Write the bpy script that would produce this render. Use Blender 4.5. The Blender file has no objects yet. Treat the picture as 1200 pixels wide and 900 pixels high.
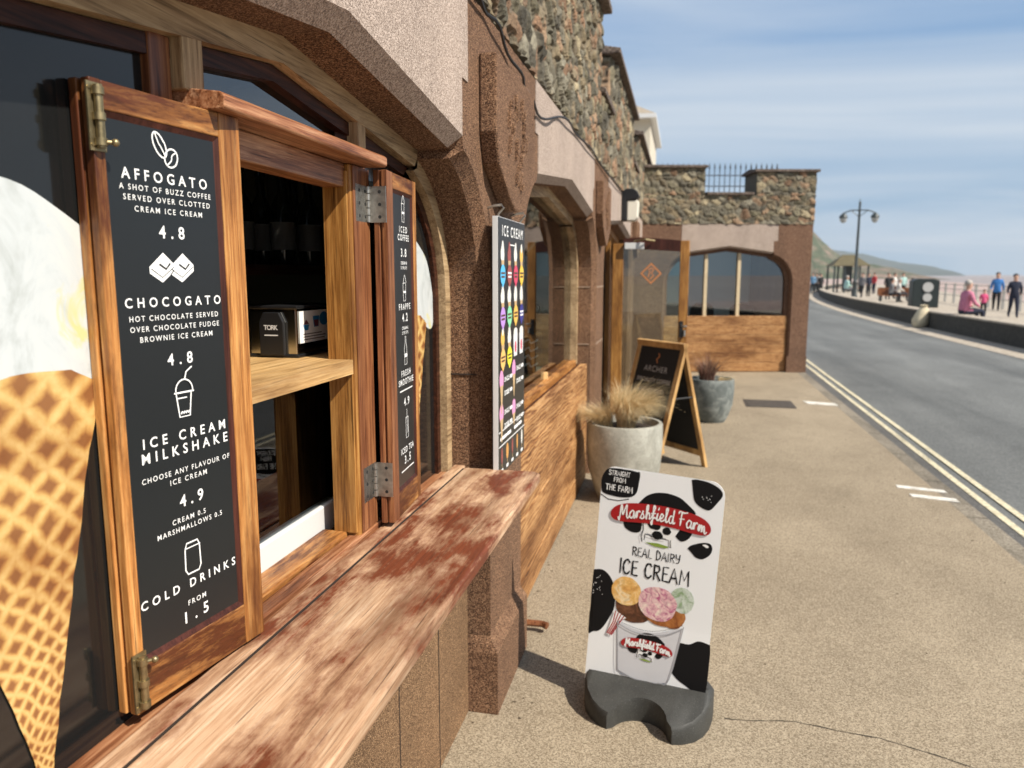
import bpy, bmesh, math, random
import numpy as np
from mathutils import Vector, Matrix, noise as mnoise
SC = bpy.context.scene
COL = SC.collection
R = math.radians
random.seed(7)
rng = np.random.default_rng(11)

# ------------------------------------------------------------------ camera, sky, sun, exposure
cam_data = bpy.data.cameras.new("camera")
cam = bpy.data.objects.new("camera", cam_data); COL.objects.link(cam)
cam.location = (0, 0, 1.6)
cam.rotation_euler = (R(90 - 8.3225), 0, R(12.744))
cam_data.sensor_fit = 'HORIZONTAL'; cam_data.sensor_width = 36
cam_data.lens = 875 / 1200 * 36
cam_data.clip_start = 0.05; cam_data.clip_end = 12000
cam_data.dof.use_dof = True
cam_data.dof.focus_distance = 1.6
cam_data.dof.aperture_fstop = 4.3
SC.camera = cam

SUN_AZ = math.atan2(0.915, -0.405); SUN_EL = R(46)
world = bpy.data.worlds.new("World"); SC.world = world; world.use_nodes = True
nt = world.node_tree; nt.nodes.clear()
def wn(t): return nt.nodes.new(t)
out = wn('ShaderNodeOutputWorld'); bg = wn('ShaderNodeBackground'); sky = wn('ShaderNodeTexSky')
sky.sky_type = 'NISHITA'; sky.sun_disc = False
sky.sun_elevation = SUN_EL; sky.sun_rotation = SUN_AZ
sky.altitude = 0; sky.air_density = 1.0; sky.dust_density = 0.2; sky.ozone_density = 1.0
bg.inputs['Strength'].default_value = 0.095
tc = wn('ShaderNodeTexCoord'); sep = wn('ShaderNodeSeparateXYZ'); nt.links.new(tc.outputs['Generated'], sep.inputs[0])
# thin streaky cirrus on a high plane: direction divided by its height
zc = wn('ShaderNodeMath'); zc.operation = 'MAXIMUM'; zc.inputs[1].default_value = 0.02; nt.links.new(sep.outputs['Z'], zc.inputs[0])
zc2 = wn('ShaderNodeMath'); zc2.operation = 'ADD'; zc2.inputs[1].default_value = 0.12; nt.links.new(zc.outputs[0], zc2.inputs[0])
dx = wn('ShaderNodeMath'); dx.operation = 'DIVIDE'; nt.links.new(sep.outputs['X'], dx.inputs[0]); nt.links.new(zc2.outputs[0], dx.inputs[1])
dy = wn('ShaderNodeMath'); dy.operation = 'DIVIDE'; nt.links.new(sep.outputs['Y'], dy.inputs[0]); nt.links.new(zc2.outputs[0], dy.inputs[1])
cmb = wn('ShaderNodeCombineXYZ'); nt.links.new(dx.outputs[0], cmb.inputs[0]); nt.links.new(dy.outputs[0], cmb.inputs[1])
mp = wn('ShaderNodeMapping'); mp.inputs['Scale'].default_value = (0.34, 0.62, 1); mp.inputs['Rotation'].default_value = (0, 0, R(-24))
mp.inputs['Location'].default_value = (1.9, 0.25, 0)
nt.links.new(cmb.outputs[0], mp.inputs[0])
cn = wn('ShaderNodeTexNoise'); cn.inputs['Scale'].default_value = 1.15; cn.inputs['Detail'].default_value = 8; cn.inputs['Roughness'].default_value = 0.52; cn.inputs['Distortion'].default_value = 0.9
nt.links.new(mp.outputs[0], cn.inputs['Vector'])
cr = wn('ShaderNodeValToRGB'); cr.color_ramp.elements[0].position = 0.33; cr.color_ramp.elements[1].position = 0.70
cr.color_ramp.elements[0].color = (0, 0, 0, 1); cr.color_ramp.elements[1].color = (0.95, 0.95, 0.95, 1)
nt.links.new(cn.outputs['Fac'], cr.inputs[0])
mix = wn('ShaderNodeMix'); mix.data_type = 'RGBA'
# low sky: pale sea-side blue instead of the model's yellow horizon
gr_ = wn('ShaderNodeValToRGB'); ge = gr_.color_ramp.elements; ge[0].position = 0.0; ge[0].color = (2.45, 3.75, 4.95, 1); ge[1].position = 0.5; ge[1].color = (1.35, 2.5, 4.85, 1)
gf = wn('ShaderNodeValToRGB'); gf.color_ramp.elements[0].position = 0.25; gf.color_ramp.elements[0].color = (1, 1, 1, 1); gf.color_ramp.elements[1].position = 0.75; gf.color_ramp.elements[1].color = (0, 0, 0, 1)
nt.links.new(sep.outputs['Z'], gr_.inputs[0]); nt.links.new(sep.outputs['Z'], gf.inputs[0])
mixg = wn('ShaderNodeMix'); mixg.data_type = 'RGBA'; nt.links.new(gf.outputs[0], mixg.inputs['Factor']); nt.links.new(sky.outputs[0], mixg.inputs['A']); nt.links.new(gr_.outputs[0], mixg.inputs['B'])
nt.links.new(cr.outputs[0], mix.inputs['Factor']); nt.links.new(mixg.outputs['Result'], mix.inputs['A'])
mix.inputs['B'].default_value = (5.2, 5.7, 6.2, 1)
nt.links.new(mix.outputs['Result'], bg.inputs[0]); nt.links.new(bg.outputs[0], out.inputs[0])

sun_d = bpy.data.lights.new("sun", 'SUN'); sun_d.energy = 5.0; sun_d.angle = R(0.53); sun_d.color = (1.0, 0.93, 0.82)
sun = bpy.data.objects.new("sun", sun_d); COL.objects.link(sun)
sdir = Vector((math.cos(SUN_EL) * math.sin(SUN_AZ), math.cos(SUN_EL) * math.cos(SUN_AZ), math.sin(SUN_EL)))
sun.rotation_euler = sdir.to_track_quat('Z', 'Y').to_euler(); sun.location = (20, -10, 30)
SC.view_settings.view_transform = 'Standard'; SC.view_settings.look = 'None'
SC.view_settings.exposure = 0.50; SC.view_settings.gamma = 1.0
SC.render.engine = 'CYCLES'
SC.cycles.use_denoising = True; SC.cycles.max_bounces = 8

# ------------------------------------------------------------------ material helpers
class NG:
    def __init__(s, name):
        s.m = bpy.data.materials.new(name); s.m.use_nodes = True; s.t = s.m.node_tree
        s.b = s.t.nodes['Principled BSDF']; s.tc = s.t.nodes.new('ShaderNodeTexCoord')
    def n(s, t, **kw):
        q = s.t.nodes.new(t)
        for k, v in kw.items(): setattr(q, k, v)
        return q
    def l(s, a, b): s.t.links.new(a, b)
    def coord(s, scale=(1, 1, 1), rot=(0, 0, 0), loc=(0, 0, 0)):
        m = s.n('ShaderNodeMapping'); m.inputs['Scale'].default_value = scale; m.inputs['Rotation'].default_value = rot; m.inputs['Location'].default_value = loc
        s.l(s.tc.outputs['Object'], m.inputs[0]); return m.outputs[0]
    def noise(s, vec, scale, detail=4, rough=0.5, dist=0.0):
        q = s.n('ShaderNodeTexNoise'); q.inputs['Scale'].default_value = scale; q.inputs['Detail'].default_value = detail
        q.inputs['Roughness'].default_value = rough; q.inputs['Distortion'].default_value = dist; s.l(vec, q.inputs['Vector']); return q.outputs['Fac']
    def ramp(s, fac, stops, interp='LINEAR'):
        q = s.n('ShaderNodeValToRGB'); q.color_ramp.interpolation = interp
        e = q.color_ramp.elements
        while len(e) < len(stops): e.new(0.5)
        for i, (p, c) in enumerate(stops):
            e[i].position = p; e[i].color = (c[0], c[1], c[2], 1) if hasattr(c, '__len__') else (c, c, c, 1)
        s.l(fac, q.inputs[0]); return q.outputs[0]
    def mix(s, fac, a, b, mode='MIX'):
        q = s.n('ShaderNodeMix', data_type='RGBA', blend_type=mode)
        for key, v in (('Factor', fac), ('A', a), ('B', b)):
            if isinstance(v, (int, float)): q.inputs[key].default_value = v
            elif isinstance(v, tuple): q.inputs[key].default_value = (*v, 1)
            else: s.l(v, q.inputs[key])
        return q.outputs['Result']
    def math(s, op, a, b=None):
        q = s.n('ShaderNodeMath', operation=op)
        for i, v in enumerate((a, b)):
            if v is None: continue
            if isinstance(v, (int, float)): q.inputs[i].default_value = v
            else: s.l(v, q.inputs[i])
        return q.outputs[0]
    def bump(s, h, strength=0.3, dist=0.002):
        q = s.n('ShaderNodeBump'); q.inputs['Strength'].default_value = strength; q.inputs['Distance'].default_value = dist
        s.l(h, q.inputs['Height']); s.l(q.outputs[0], s.b.inputs['Normal'])
    def col(s, c):
        if isinstance(c, tuple): s.b.inputs['Base Color'].default_value = (*c, 1)
        else: s.l(c, s.b.inputs['Base Color'])
        return s
    def set(s, rough=0.6, metal=0.0, coat=0.0, spec=0.5):
        s.b.inputs['Roughness'].default_value = rough; s.b.inputs['Metallic'].default_value = metal
        s.b.inputs['Coat Weight'].default_value = coat; s.b.inputs['Specular IOR Level'].default_value = spec; return s

def plain(name, c, rough=0.6, metal=0.0, coat=0.0, spec=0.5, var=0.0, vs=20):
    g = NG(name); g.set(rough, metal, coat, spec)
    if var:
        f = g.noise(g.coord(), vs, 5)
        g.col(g.ramp(f, [(0.3, tuple(x * (1 - var) for x in c)), (0.7, tuple(min(1, x * (1 + var)) for x in c))]))
    else: g.col(c)
    return g.m

def wood(name, dark, mid, light, axis='z', scale=1.0, rough=0.45, patch=None, patch_amt=(0.5, 0.62), bump=0.25, spec=0.35, coat=0.0, pstretch=0.18, pscale=8.5):
    g = NG(name); g.set(rough, 0, coat, spec)
    def sc(k): return tuple((k if ax == axis else 1) * scale for ax in 'xyz')
    f1 = g.noise(g.coord(sc(0.035)), 170, 6, 0.7, 0.4)            # fine fibres
    f1b = g.noise(g.coord(sc(0.05), loc=(1.3, 2.2, 0.4)), 48, 5, 0.6, 1.2)   # growth rings
    f2 = g.noise(g.coord(sc(0.22), loc=(3.1, 1.7, 4.2)), 8, 6, 0.6, 0.15)
    fs = g.math('ADD', g.math('MULTIPLY', f1, 0.55), g.math('MULTIPLY', f1b, 0.45))
    c = g.ramp(fs, [(0.37, dark), (0.48, mid), (0.62, light)])
    sc_ = g.ramp(g.noise(g.coord(sc(0.02), loc=(9.1, 5.2, 2.4)), 260, 3, 0.6), [(0.30, 0.35), (0.40, 1.0)])
    c = g.mix(1.0, c, sc_, 'MULTIPLY')
    c = g.mix(1.0, c, g.ramp(f2, [(0.28, (0.42, 0.36, 0.33)), (0.52, (1.0, 1.0, 1.0)), (0.75, (1.22, 1.25, 1.3))]), 'MULTIPLY')
    if patch:
        f3 = g.noise(g.coord(sc(pstretch), loc=(7.7, 0.3, 1.1)), pscale, 9, 0.70, 0.1)
        f3 = g.math('ADD', f3, g.math('MULTIPLY', g.math('SUBTRACT', f1, 0.5), 0.30))
        mk = g.ramp(f3, [(patch_amt[0], 0.0), (patch_amt[1], 1.0)])
        c = g.mix(mk, c, g.mix(1.0, patch, g.ramp(fs, [(0.34, 0.45), (0.66, 1.35)]), 'MULTIPLY'))
    g.col(c); g.bump(fs, bump, 0.0015); return g.m

def roughcast(name, dark, mid, light, grain=360, bump=1.0, stain=0.25):
    g = NG(name); g.set(0.85, 0, 0, 0.35)
    vo = g.n('ShaderNodeTexVoronoi'); vo.inputs['Scale'].default_value = grain; g.l(g.coord(), vo.inputs['Vector'])
    sp = g.n('ShaderNodeSeparateColor'); g.l(vo.outputs['Color'], sp.inputs[0])
    f = g.noise(g.coord(), grain * 0.55, 5, 0.7)
    s = g.math('ADD', g.math('MULTIPLY', sp.outputs[0], 0.55), g.math('MULTIPLY', f, 0.5))
    c = g.ramp(s, [(0.22, dark), (0.50, mid), (0.74, light), (0.90, tuple(min(1, x * 1.35) for x in light))])
    big = g.noise(g.coord((1, 1, 0.6)), 3.5, 6, 0.6)
    c = g.mix(1.0, c, g.ramp(big, [(0.28, 1 - stain), (0.6, 1.0), (0.8, 1 + stain * 0.5)]), 'MULTIPLY')
    g.col(c)
    hh = g.math('SUBTRACT', 1.0, vo.outputs['Distance'])
    g.bump(g.math('ADD', hh, f), bump, 0.004); return g.m

M = {}
M['pier'] = roughcast('brown_roughcast', (0.020, 0.008, 0.004), (0.165, 0.079, 0.041), (0.42, 0.245, 0.14))
M['pier_far'] = roughcast('brown_roughcast_smooth', (0.07, 0.034, 0.020), (0.160, 0.084, 0.050), (0.25, 0.145, 0.09), 150)
M['lintel'] = roughcast('pale_granite', (0.16, 0.118, 0.094), (0.39, 0.305, 0.25), (0.57, 0.465, 0.395), 340, 0.5, 0.18)
M['lowwall'] = roughcast('brown_roughcast_low', (0.055, 0.026, 0.011), (0.235, 0.128, 0.062), (0.43, 0.27, 0.145))
M['pale_wood'] = wood('weathered_pale_wood', (0.16, 0.10, 0.05), (0.36, 0.245, 0.13), (0.52, 0.38, 0.22), 'y', 1.0, 0.7, (0.11, 0.06, 0.03), (0.60, 0.72))
M['pale_wood_z'] = wood('weathered_pale_wood_upright', (0.16, 0.10, 0.05), (0.36, 0.245, 0.13), (0.52, 0.38, 0.22), 'z', 1.0, 0.7, (0.11, 0.06, 0.03), (0.60, 0.72))
M['dark_wood'] = wood('dark_stained_wood', (0.012, 0.004, 0.002), (0.040, 0.013, 0.007), (0.085, 0.030, 0.014), 'y', 1.0, 0.5, spec=0.2)
M['red_wood'] = wood('red_brown_moulding', (0.030, 0.009, 0.006), (0.058, 0.017, 0.011), (0.09, 0.028, 0.018), 'z', 1.0, 0.45, spec=0.25)
HON = ((0.17, 0.060, 0.014), (0.44, 0.185, 0.050), (0.66, 0.36, 0.125))
M['honey_z'] = wood('honey_wood_upright', *HON, 'z', 1.0, 0.42, (0.085, 0.024, 0.008), (0.47, 0.60), 0.32)
M['honey_y'] = wood('honey_wood_level', *HON, 'y', 1.0, 0.42, (0.085, 0.024, 0.008), (0.47, 0.60), 0.32)
M['honey_x'] = wood('honey_wood_cross', *HON, 'x', 1.0, 0.42, (0.085, 0.024, 0.008), (0.47, 0.60), 0.32)
M['edge_z'] = wood('brown_wood_edge', (0.07, 0.022, 0.010), (0.20, 0.072, 0.030), (0.36, 0.16, 0.065), 'z', 1.0, 0.42)
M['shelf_wood'] = wood('oak_shelf', (0.30, 0.17, 0.06), (0.55, 0.33, 0.13), (0.70, 0.47, 0.22), 'y', 1.0, 0.5)
M['counter'] = wood('worn_counter_wood', (0.25, 0.125, 0.065), (0.47, 0.285, 0.165), (0.63, 0.45, 0.30), 'y', 1.0, 0.55, (0.150, 0.037, 0.013), (0.43, 0.575), 0.35, pstretch=0.34, pscale=7.5)
M['edge_y'] = wood('brown_wood_rail', (0.10, 0.032, 0.014), (0.27, 0.105, 0.045), (0.48, 0.25, 0.13), 'y', 1.0, 0.42, (0.55, 0.33, 0.20), (0.56, 0.75))
M['post'] = wood('amber_post_wood', (0.08, 0.030, 0.007), (0.29, 0.125, 0.028), (0.50, 0.26, 0.075), 'z', 1.0, 0.45, (0.12, 0.04, 0.015), (0.55, 0.72))
M['aframe'] = wood('pine_frame', (0.38, 0.20, 0.07), (0.52, 0.31, 0.12), (0.64, 0.42, 0.19), 'z', 1.0, 0.45)
M['panel'] = NG('black_menu_panel').set(0.32, 0, 0, 0.5).col((0.0105, 0.0125, 0.0135)).m
M['white'] = NG('white_lettering').set(0.5).col((0.86, 0.86, 0.84)).m
M['vinyl'] = NG('dark_window_vinyl').set(0.10, 0, 0.0, 0.5).col((0.011, 0.0115, 0.0115)).m
M['brass'] = plain('aged_brass', (0.30, 0.24, 0.13), 0.42, 0.85, var=0.35, vs=60)
M['steel'] = plain('dull_steel', (0.42, 0.40, 0.36), 0.38, 0.9, var=0.25, vs=80)
M['black'] = plain('black_plastic', (0.012, 0.012, 0.013), 0.35)
M['blackmat'] = plain('matt_black', (0.012, 0.012, 0.012), 0.8)
M['pvc'] = plain('white_plastic', (0.64, 0.64, 0.63), 0.35)
M['rubber'] = NG('grey_rubber').set(0.62, 0, 0, 0.4).m
def _rub():
    g = NG('grey_rubber_base'); g.set(0.58, 0, 0, 0.4); f = g.noise(g.coord(), 260, 4, 0.7); f2 = g.noise(g.coord(), 9, 5)
    c = g.ramp(f, [(0.3, (0.026, 0.026, 0.024)), (0.62, (0.046, 0.046, 0.042)), (0.78, (0.20, 0.20, 0.19))])
    g.col(g.mix(1.0, c, g.ramp(f2, [(0.3, 0.75), (0.7, 1.3)]), 'MULTIPLY')); g.bump(f, 0.2, 0.001); return g.m
M['rubber'] = _rub()
M['poster'] = plain('white_poster', (0.85, 0.86, 0.86), 0.4, 0, 0.0, 0.3)
M['ink'] = plain('black_print', (0.006, 0.006, 0.007), 0.5, spec=0.2)
M['red'] = plain('red_print', (0.38, 0.012, 0.016), 0.30)
M['green'] = plain('green_print', (0.23, 0.33, 0.05), 0.4)
M['orange'] = plain('orange_print', (0.55, 0.20, 0.06), 0.4)
M['cable'] = plain('black_cable', (0.010, 0.010, 0.010), 0.5)

def waffle(name, yc):
    g = NG(name); g.set(0.4)
    v = g.n('ShaderNodeSeparateXYZ'); g.l(g.tc.outputs['Object'], v.inputs[0])
    wob = g.math('MULTIPLY', g.math('SUBTRACT', g.noise(g.coord(), 12, 4), 0.5), 0.030)
    zp = g.math('ADD', g.math('SUBTRACT', v.outputs['Z'], 0.893), wob)
    u = g.math('DIVIDE', g.math('ADD', g.math('SUBTRACT', v.outputs['Y'], yc), wob), g.math('ADD', g.math('MULTIPLY', zp, 0.58), 0.04))
    w = g.math('LOGARITHM', g.math('ADD', zp, 0.16), 2.71828)
    a = g.math('SINE', g.math('MULTIPLY', g.math('ADD', g.math('MULTIPLY', u, 4.6), g.math('MULTIPLY', w, 11.0)), 6.2832))
    b = g.math('SINE', g.math('MULTIPLY', g.math('SUBTRACT', g.math('MULTIPLY', u, 4.6), g.math('MULTIPLY', w, 11.0)), 6.2832))
    m = g.math('MAXIMUM', a, b)
    f = g.noise(g.coord(), 75, 6, 0.65); f2 = g.noise(g.coord(loc=(2.2, 1.1, .3)), 7, 5, 0.6)
    s = g.math('ADD', g.math('MULTIPLY', g.math('ADD', m, 1.0), 0.42), g.math('MULTIPLY', g.math('SUBTRACT', f, 0.5), 0.45))
    c = g.ramp(s, [(0.20, (0.25, 0.105, 0.036)), (0.48, (0.42, 0.215, 0.066)), (0.72, (0.56, 0.35, 0.115)), (0.95, (0.67, 0.48, 0.20))])
    c = g.mix(1.0, c, g.ramp(f2, [(0.32, (0.66, 0.50, 0.40)), (0.52, (1.0, 1.0, 1.0)), (0.72, (1.12, 1.15, 1.2))]), 'MULTIPLY')
    g.col(c); return g.m
def cream():
    g = NG('printed_vanilla_ice_cream'); g.set(0.4); f = g.noise(g.coord((1, 1, 0.7)), 9, 5, 0.6, 1.2); f2 = g.noise(g.coord((1, 1, .6)), 11, 7, 0.62, 1.4)
    c = g.ramp(f2, [(0.30, (0.40, 0.43, 0.42)), (0.50, (0.54, 0.575, 0.58)), (0.66, (0.60, 0.62, 0.60))])
    c = g.mix(g.ramp(f, [(0.60, 0.0), (0.68, 0.8)]), c, (0.62, 0.57, 0.20)); g.col(c); return g.m
M['cream'] = cream()

# ------------------------------------------------------------------ geometry helpers
WM = {}
def tag(o, label=None, cat=None, group=None, kind=None):
    if label: o['label'] = label
    if cat: o['category'] = cat
    if group: o['group'] = group
    if kind: o['kind'] = kind
    return o
def empty(name, loc, label=None, cat=None, group=None, rotz=0.0):
    o = bpy.data.objects.new(name, None); o.empty_display_size = 0.1; COL.objects.link(o)
    o.location = loc; o.rotation_euler = (0, 0, rotz)
    WM[o.name] = Matrix.Translation(Vector(loc)) @ Matrix.Rotation(rotz, 4, 'Z')
    return tag(o, label, cat, group)

class MB:
    def __init__(s): s.v = []; s.f = []; s.fm = []; s.cur = 0; s.cols = None
    def add(s, vs, fs):
        o = len(s.v); s.v.extend([tuple(p) for p in vs]); s.f.extend([tuple(i + o for i in f) for f in fs]); s.fm.extend([s.cur] * len(fs)); return s
    def box(s, x0, x1, y0, y1, z0, z1, T=None):
        x0, x1 = sorted((x0, x1)); y0, y1 = sorted((y0, y1)); z0, z1 = sorted((z0, z1))
        vs = [(x, y, z) for z in (z0, z1) for y in (y0, y1) for x in (x0, x1)]
        fs = [(0, 2, 3, 1), (4, 5, 7, 6), (0, 1, 5, 4), (2, 6, 7, 3), (0, 4, 6, 2), (1, 3, 7, 5)]
        if T: 
            vs = [T(*p) for p in vs]
        return s.add(vs, fs)
    def prism(s, poly, c0, c1, T=None):
        # poly in (a,b); extruded c0..c1; T(a,b,c)->world
        T = T or (lambda a, b, c: (a, b, c)); n = len(poly)
        ar = sum(poly[i][0] * poly[(i + 1) % n][1] - poly[(i + 1) % n][0] * poly[i][1] for i in range(n))
        if ar < 0: poly = poly[::-1]
        vs = [T(a, b, c0) for a, b in poly] + [T(a, b, c1) for a, b in poly]
        fs = [tuple(range(n - 1, -1, -1)), tuple(range(n, 2 * n))] + [(i, (i + 1) % n, n + (i + 1) % n, n + i) for i in range(n)]
        return s.add(vs, fs)
    def flat(s, poly, c, T):
        n = len(poly); ar = sum(poly[i][0] * poly[(i + 1) % n][1] - poly[(i + 1) % n][0] * poly[i][1] for i in range(n))
        if ar < 0: poly = poly[::-1]
        return s.add([T(a, b, c) for a, b in poly], [tuple(range(n))])
    def tube(s, pts, r, n=8, closed=False, caps=True):
        pts = [Vector(p) for p in pts]; m = len(pts); rr = r if hasattr(r, '__len__') else [r] * m
        ref = Vector((0, 0, 1)); vs = []
        for i, p in enumerate(pts):
            if closed: t = pts[(i + 1) % m] - pts[i - 1]
            else: t = pts[min(i + 1, m - 1)] - pts[max(i - 1, 0)]
            t.normalize(); a = t.cross(ref)
            if a.length < 0.05: a = t.cross(Vector((1, 0, 0)))
            a.normalize(); b = t.cross(a)
            for k in range(n):
                q = 2 * math.pi * k / n; vs.append(p + (a * math.cos(q) + b * math.sin(q)) * rr[i])
        fs = []
        for i in range(m if closed else m - 1):
            for k in range(n):
                j = (i + 1) % m; fs.append((i * n + k, i * n + (k + 1) % n, j * n + (k + 1) % n, j * n + k))
        if caps and not closed: fs += [tuple(range(n - 1, -1, -1)), tuple(range((m - 1) * n, m * n))]
        return s.add(vs, fs)
    def lathe(s, prof, c, n=32, T=None):
        vs = []; m = len(prof)
        for r, z in prof:
            for k in range(n):
                q = 2 * math.pi * k / n; vs.append((c[0] + r * math.cos(q), c[1] + r * math.sin(q), c[2] + z))
        fs = [(i * n + k, i * n + (k + 1) % n, (i + 1) * n + (k + 1) % n, (i + 1) * n + k) for i in range(m - 1) for k in range(n)]
        fs += [tuple(range(n - 1, -1, -1)), tuple(range((m - 1) * n, m * n))]
        return s.add(vs, fs)
    def ell(s, c, r, n=16, m=10, jit=0.0):
        vs = []; 
        for i in range(m + 1):
            a = math.pi * i / m
            for k in range(n):
                q = 2 * math.pi * k / n; d = Vector((math.sin(a) * math.cos(q), math.sin(a) * math.sin(q), math.cos(a)))
                j = 1 + jit * mnoise.noise(d * 2.3 + Vector(c))
                vs.append((c[0] + d.x * r[0] * j, c[1] + d.y * r[1] * j, c[2] + d.z * r[2] * j))
        fs = [(i * n + k, (i + 1) * n + k, (i + 1) * n + (k + 1) % n, i * n + (k + 1) % n) for i in range(m) for k in range(n)]
        return s.add(vs, fs)
    def stroke(s, pts, w, c, T, n=6):
        # flat brush stroke along 2-D pts with width w (scalar or list)
        m = len(pts); ww = w if hasattr(w, '__len__') else [w] * m
        if m < 2: return s
        L = []; Rr = []
        for i in range(m):
            a = pts[max(i - 1, 0)]; b = pts[min(i + 1, m - 1)]
            tx, ty = b[0] - a[0], b[1] - a[1]; l = math.hypot(tx, ty) or 1; nx, ny = -ty / l, tx / l
            L.append((pts[i][0] + nx * ww[i] / 2, pts[i][1] + ny * ww[i] / 2)); Rr.append((pts[i][0] - nx * ww[i] / 2, pts[i][1] - ny * ww[i] / 2))
        for i in range(m - 1):
            s.flat([Rr[i], Rr[i + 1], L[i + 1], L[i]], c + i * 3e-5, T)
        for j, (p, w_) in enumerate(((pts[0], ww[0]), (pts[-1], ww[-1]))):
            s.flat([(p[0] + w_ / 2 * math.cos(2 * math.pi * k / 10), p[1] + w_ / 2 * math.sin(2 * math.pi * k / 10)) for k in range(10)], c + (m + 1 + j) * 3e-5, T)
        return s
    def disc(s, cx, cy, rx, ry, c, T, n=28, jit=0.0, rot=0.0, seed=0.0):
        pts = []
        for k in range(n):
            q = 2 * math.pi * k / n; j = 1 + jit * mnoise.noise(Vector((math.cos(q) * 1.4 + seed, math.sin(q) * 1.4, seed * 1.7))) + jit * 0.35 * mnoise.noise(Vector((math.cos(q) * 6 + seed, math.sin(q) * 6, seed)))
            a, b = rx * math.cos(q) * j, ry * math.sin(q) * j
            pts.append((cx + a * math.cos(rot) - b * math.sin(rot), cy + a * math.sin(rot) + b * math.cos(rot)))
        return s.flat(pts, c, T)
    def build(s, name, mat, parent=None, bevel=0.0, smooth=False, seg=2, flip=False):
        me = bpy.data.meshes.new(name); me.from_pydata(s.v, [], s.f); 
        mats = mat if isinstance(mat, (list, tuple)) else [mat]
        for m_ in mats:
            if m_ is not None: me.materials.append(m_)
        if len(mats) > 1: me.polygons.foreach_set('material_index', s.fm)
        if bevel or flip:
            bm = bmesh.new(); bm.from_mesh(me)
            if bevel:
                bmesh.ops.remove_doubles(bm, verts=bm.verts, dist=1e-6)
                es = [e for e in bm.edges if len(e.link_faces) == 2 and e.calc_face_angle(0) > 0.5]
                bmesh.ops.bevel(bm, geom=es, offset=bevel, segments=seg, affect='EDGES', profile=0.5, clamp_overlap=True)
            bm.to_mesh(me); bm.free()
        o = bpy.data.objects.new(name, me); COL.objects.link(o)
        if parent is not None:
            o.parent = parent; W = WM[parent.name]; me.transform(W.inverted()); WM[o.name] = W.copy()
        else:
            co = np.array([v.co for v in me.vertices]) if len(me.vertices) else np.zeros((1, 3))
            c = ((co[:, 0].min() + co[:, 0].max()) / 2, (co[:, 1].min() + co[:, 1].max()) / 2, co[:, 2].min())
            W = Matrix.Translation(Vector(c)); me.transform(W.inverted()); o.location = c; WM[o.name] = W
        me.validate()
        if smooth:
            me.polygons.foreach_set('use_smooth', [True] * len(me.polygons))
            me.update()
            try: me.set_sharp_from_angle(angle=R(40))
            except Exception: pass
        return o

def structure(o): o['kind'] = 'structure'; return o
def frame(o, u, v, n):
    o, u, v, n = map(Vector, (o, u, v, n))
    return lambda a, b, c: tuple(o + u * a + v * b + n * c)

# text as flat mesh
_tc = {}
def glyphs(txt, bold, space=1.0):
    key = (txt, bold, round(space, 4))
    if key in _tc: return _tc[key]
    cu = bpy.data.curves.new('t', 'FONT'); cu.body = txt; cu.size = 1; cu.offset = bold; cu.space_character = space; cu.resolution_u = 3; cu.fill_mode = 'FRONT'
    ob = bpy.data.objects.new('t', cu); COL.objects.link(ob)
    dg = bpy.context.evaluated_depsgraph_get(); dg.update()
    me = bpy.data.meshes.new_from_object(ob.evaluated_get(dg))
    vs = np.array([v.co[:] for v in me.vertices]); fs = [tuple(p.vertices) for p in me.polygons]
    bpy.data.objects.remove(ob); bpy.data.curves.remove(cu); bpy.data.meshes.remove(me)
    _tc[key] = (vs, fs); return vs, fs
CAP = 0.727
def text(mb, txt, u0, u1, z, cap, c, T, bold=0.012, arc=None):
    """line of capitals from u0 to u1 on baseline z, cap height cap (letter spacing adjusted to fit)"""
    sc = cap / CAP
    a, _ = glyphs(txt, bold, 1.0); w1 = (a[:, 0].max() - a[:, 0].min()) * sc
    sp = 1.0
    if len(txt) > 2:
        b, _ = glyphs(txt, bold, 1.5); w2 = (b[:, 0].max() - b[:, 0].min()) * sc
        sp = 1 + 0.5 * ((u1 - u0) - w1) / max(1e-6, (w2 - w1)); sp = max(0.8, min(2.2, sp))
    v, f = glyphs(txt, bold, sp)
    x0, x1 = v[:, 0].min(), v[:, 0].max(); sx = (u1 - u0) / (x1 - x0)
    sx = max(0.75 * sc, min(1.3 * sc, sx)); mid = (u0 + u1) / 2
    pts = []
    for p in v:
        a_ = mid + (p[0] - (x0 + x1) / 2) * sx; b_ = z + p[1] * sc
        if arc: a_, b_ = arc(a_, b_)
        pts.append(T(a_, b_, c))
    mb.add(pts, f)

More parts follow.
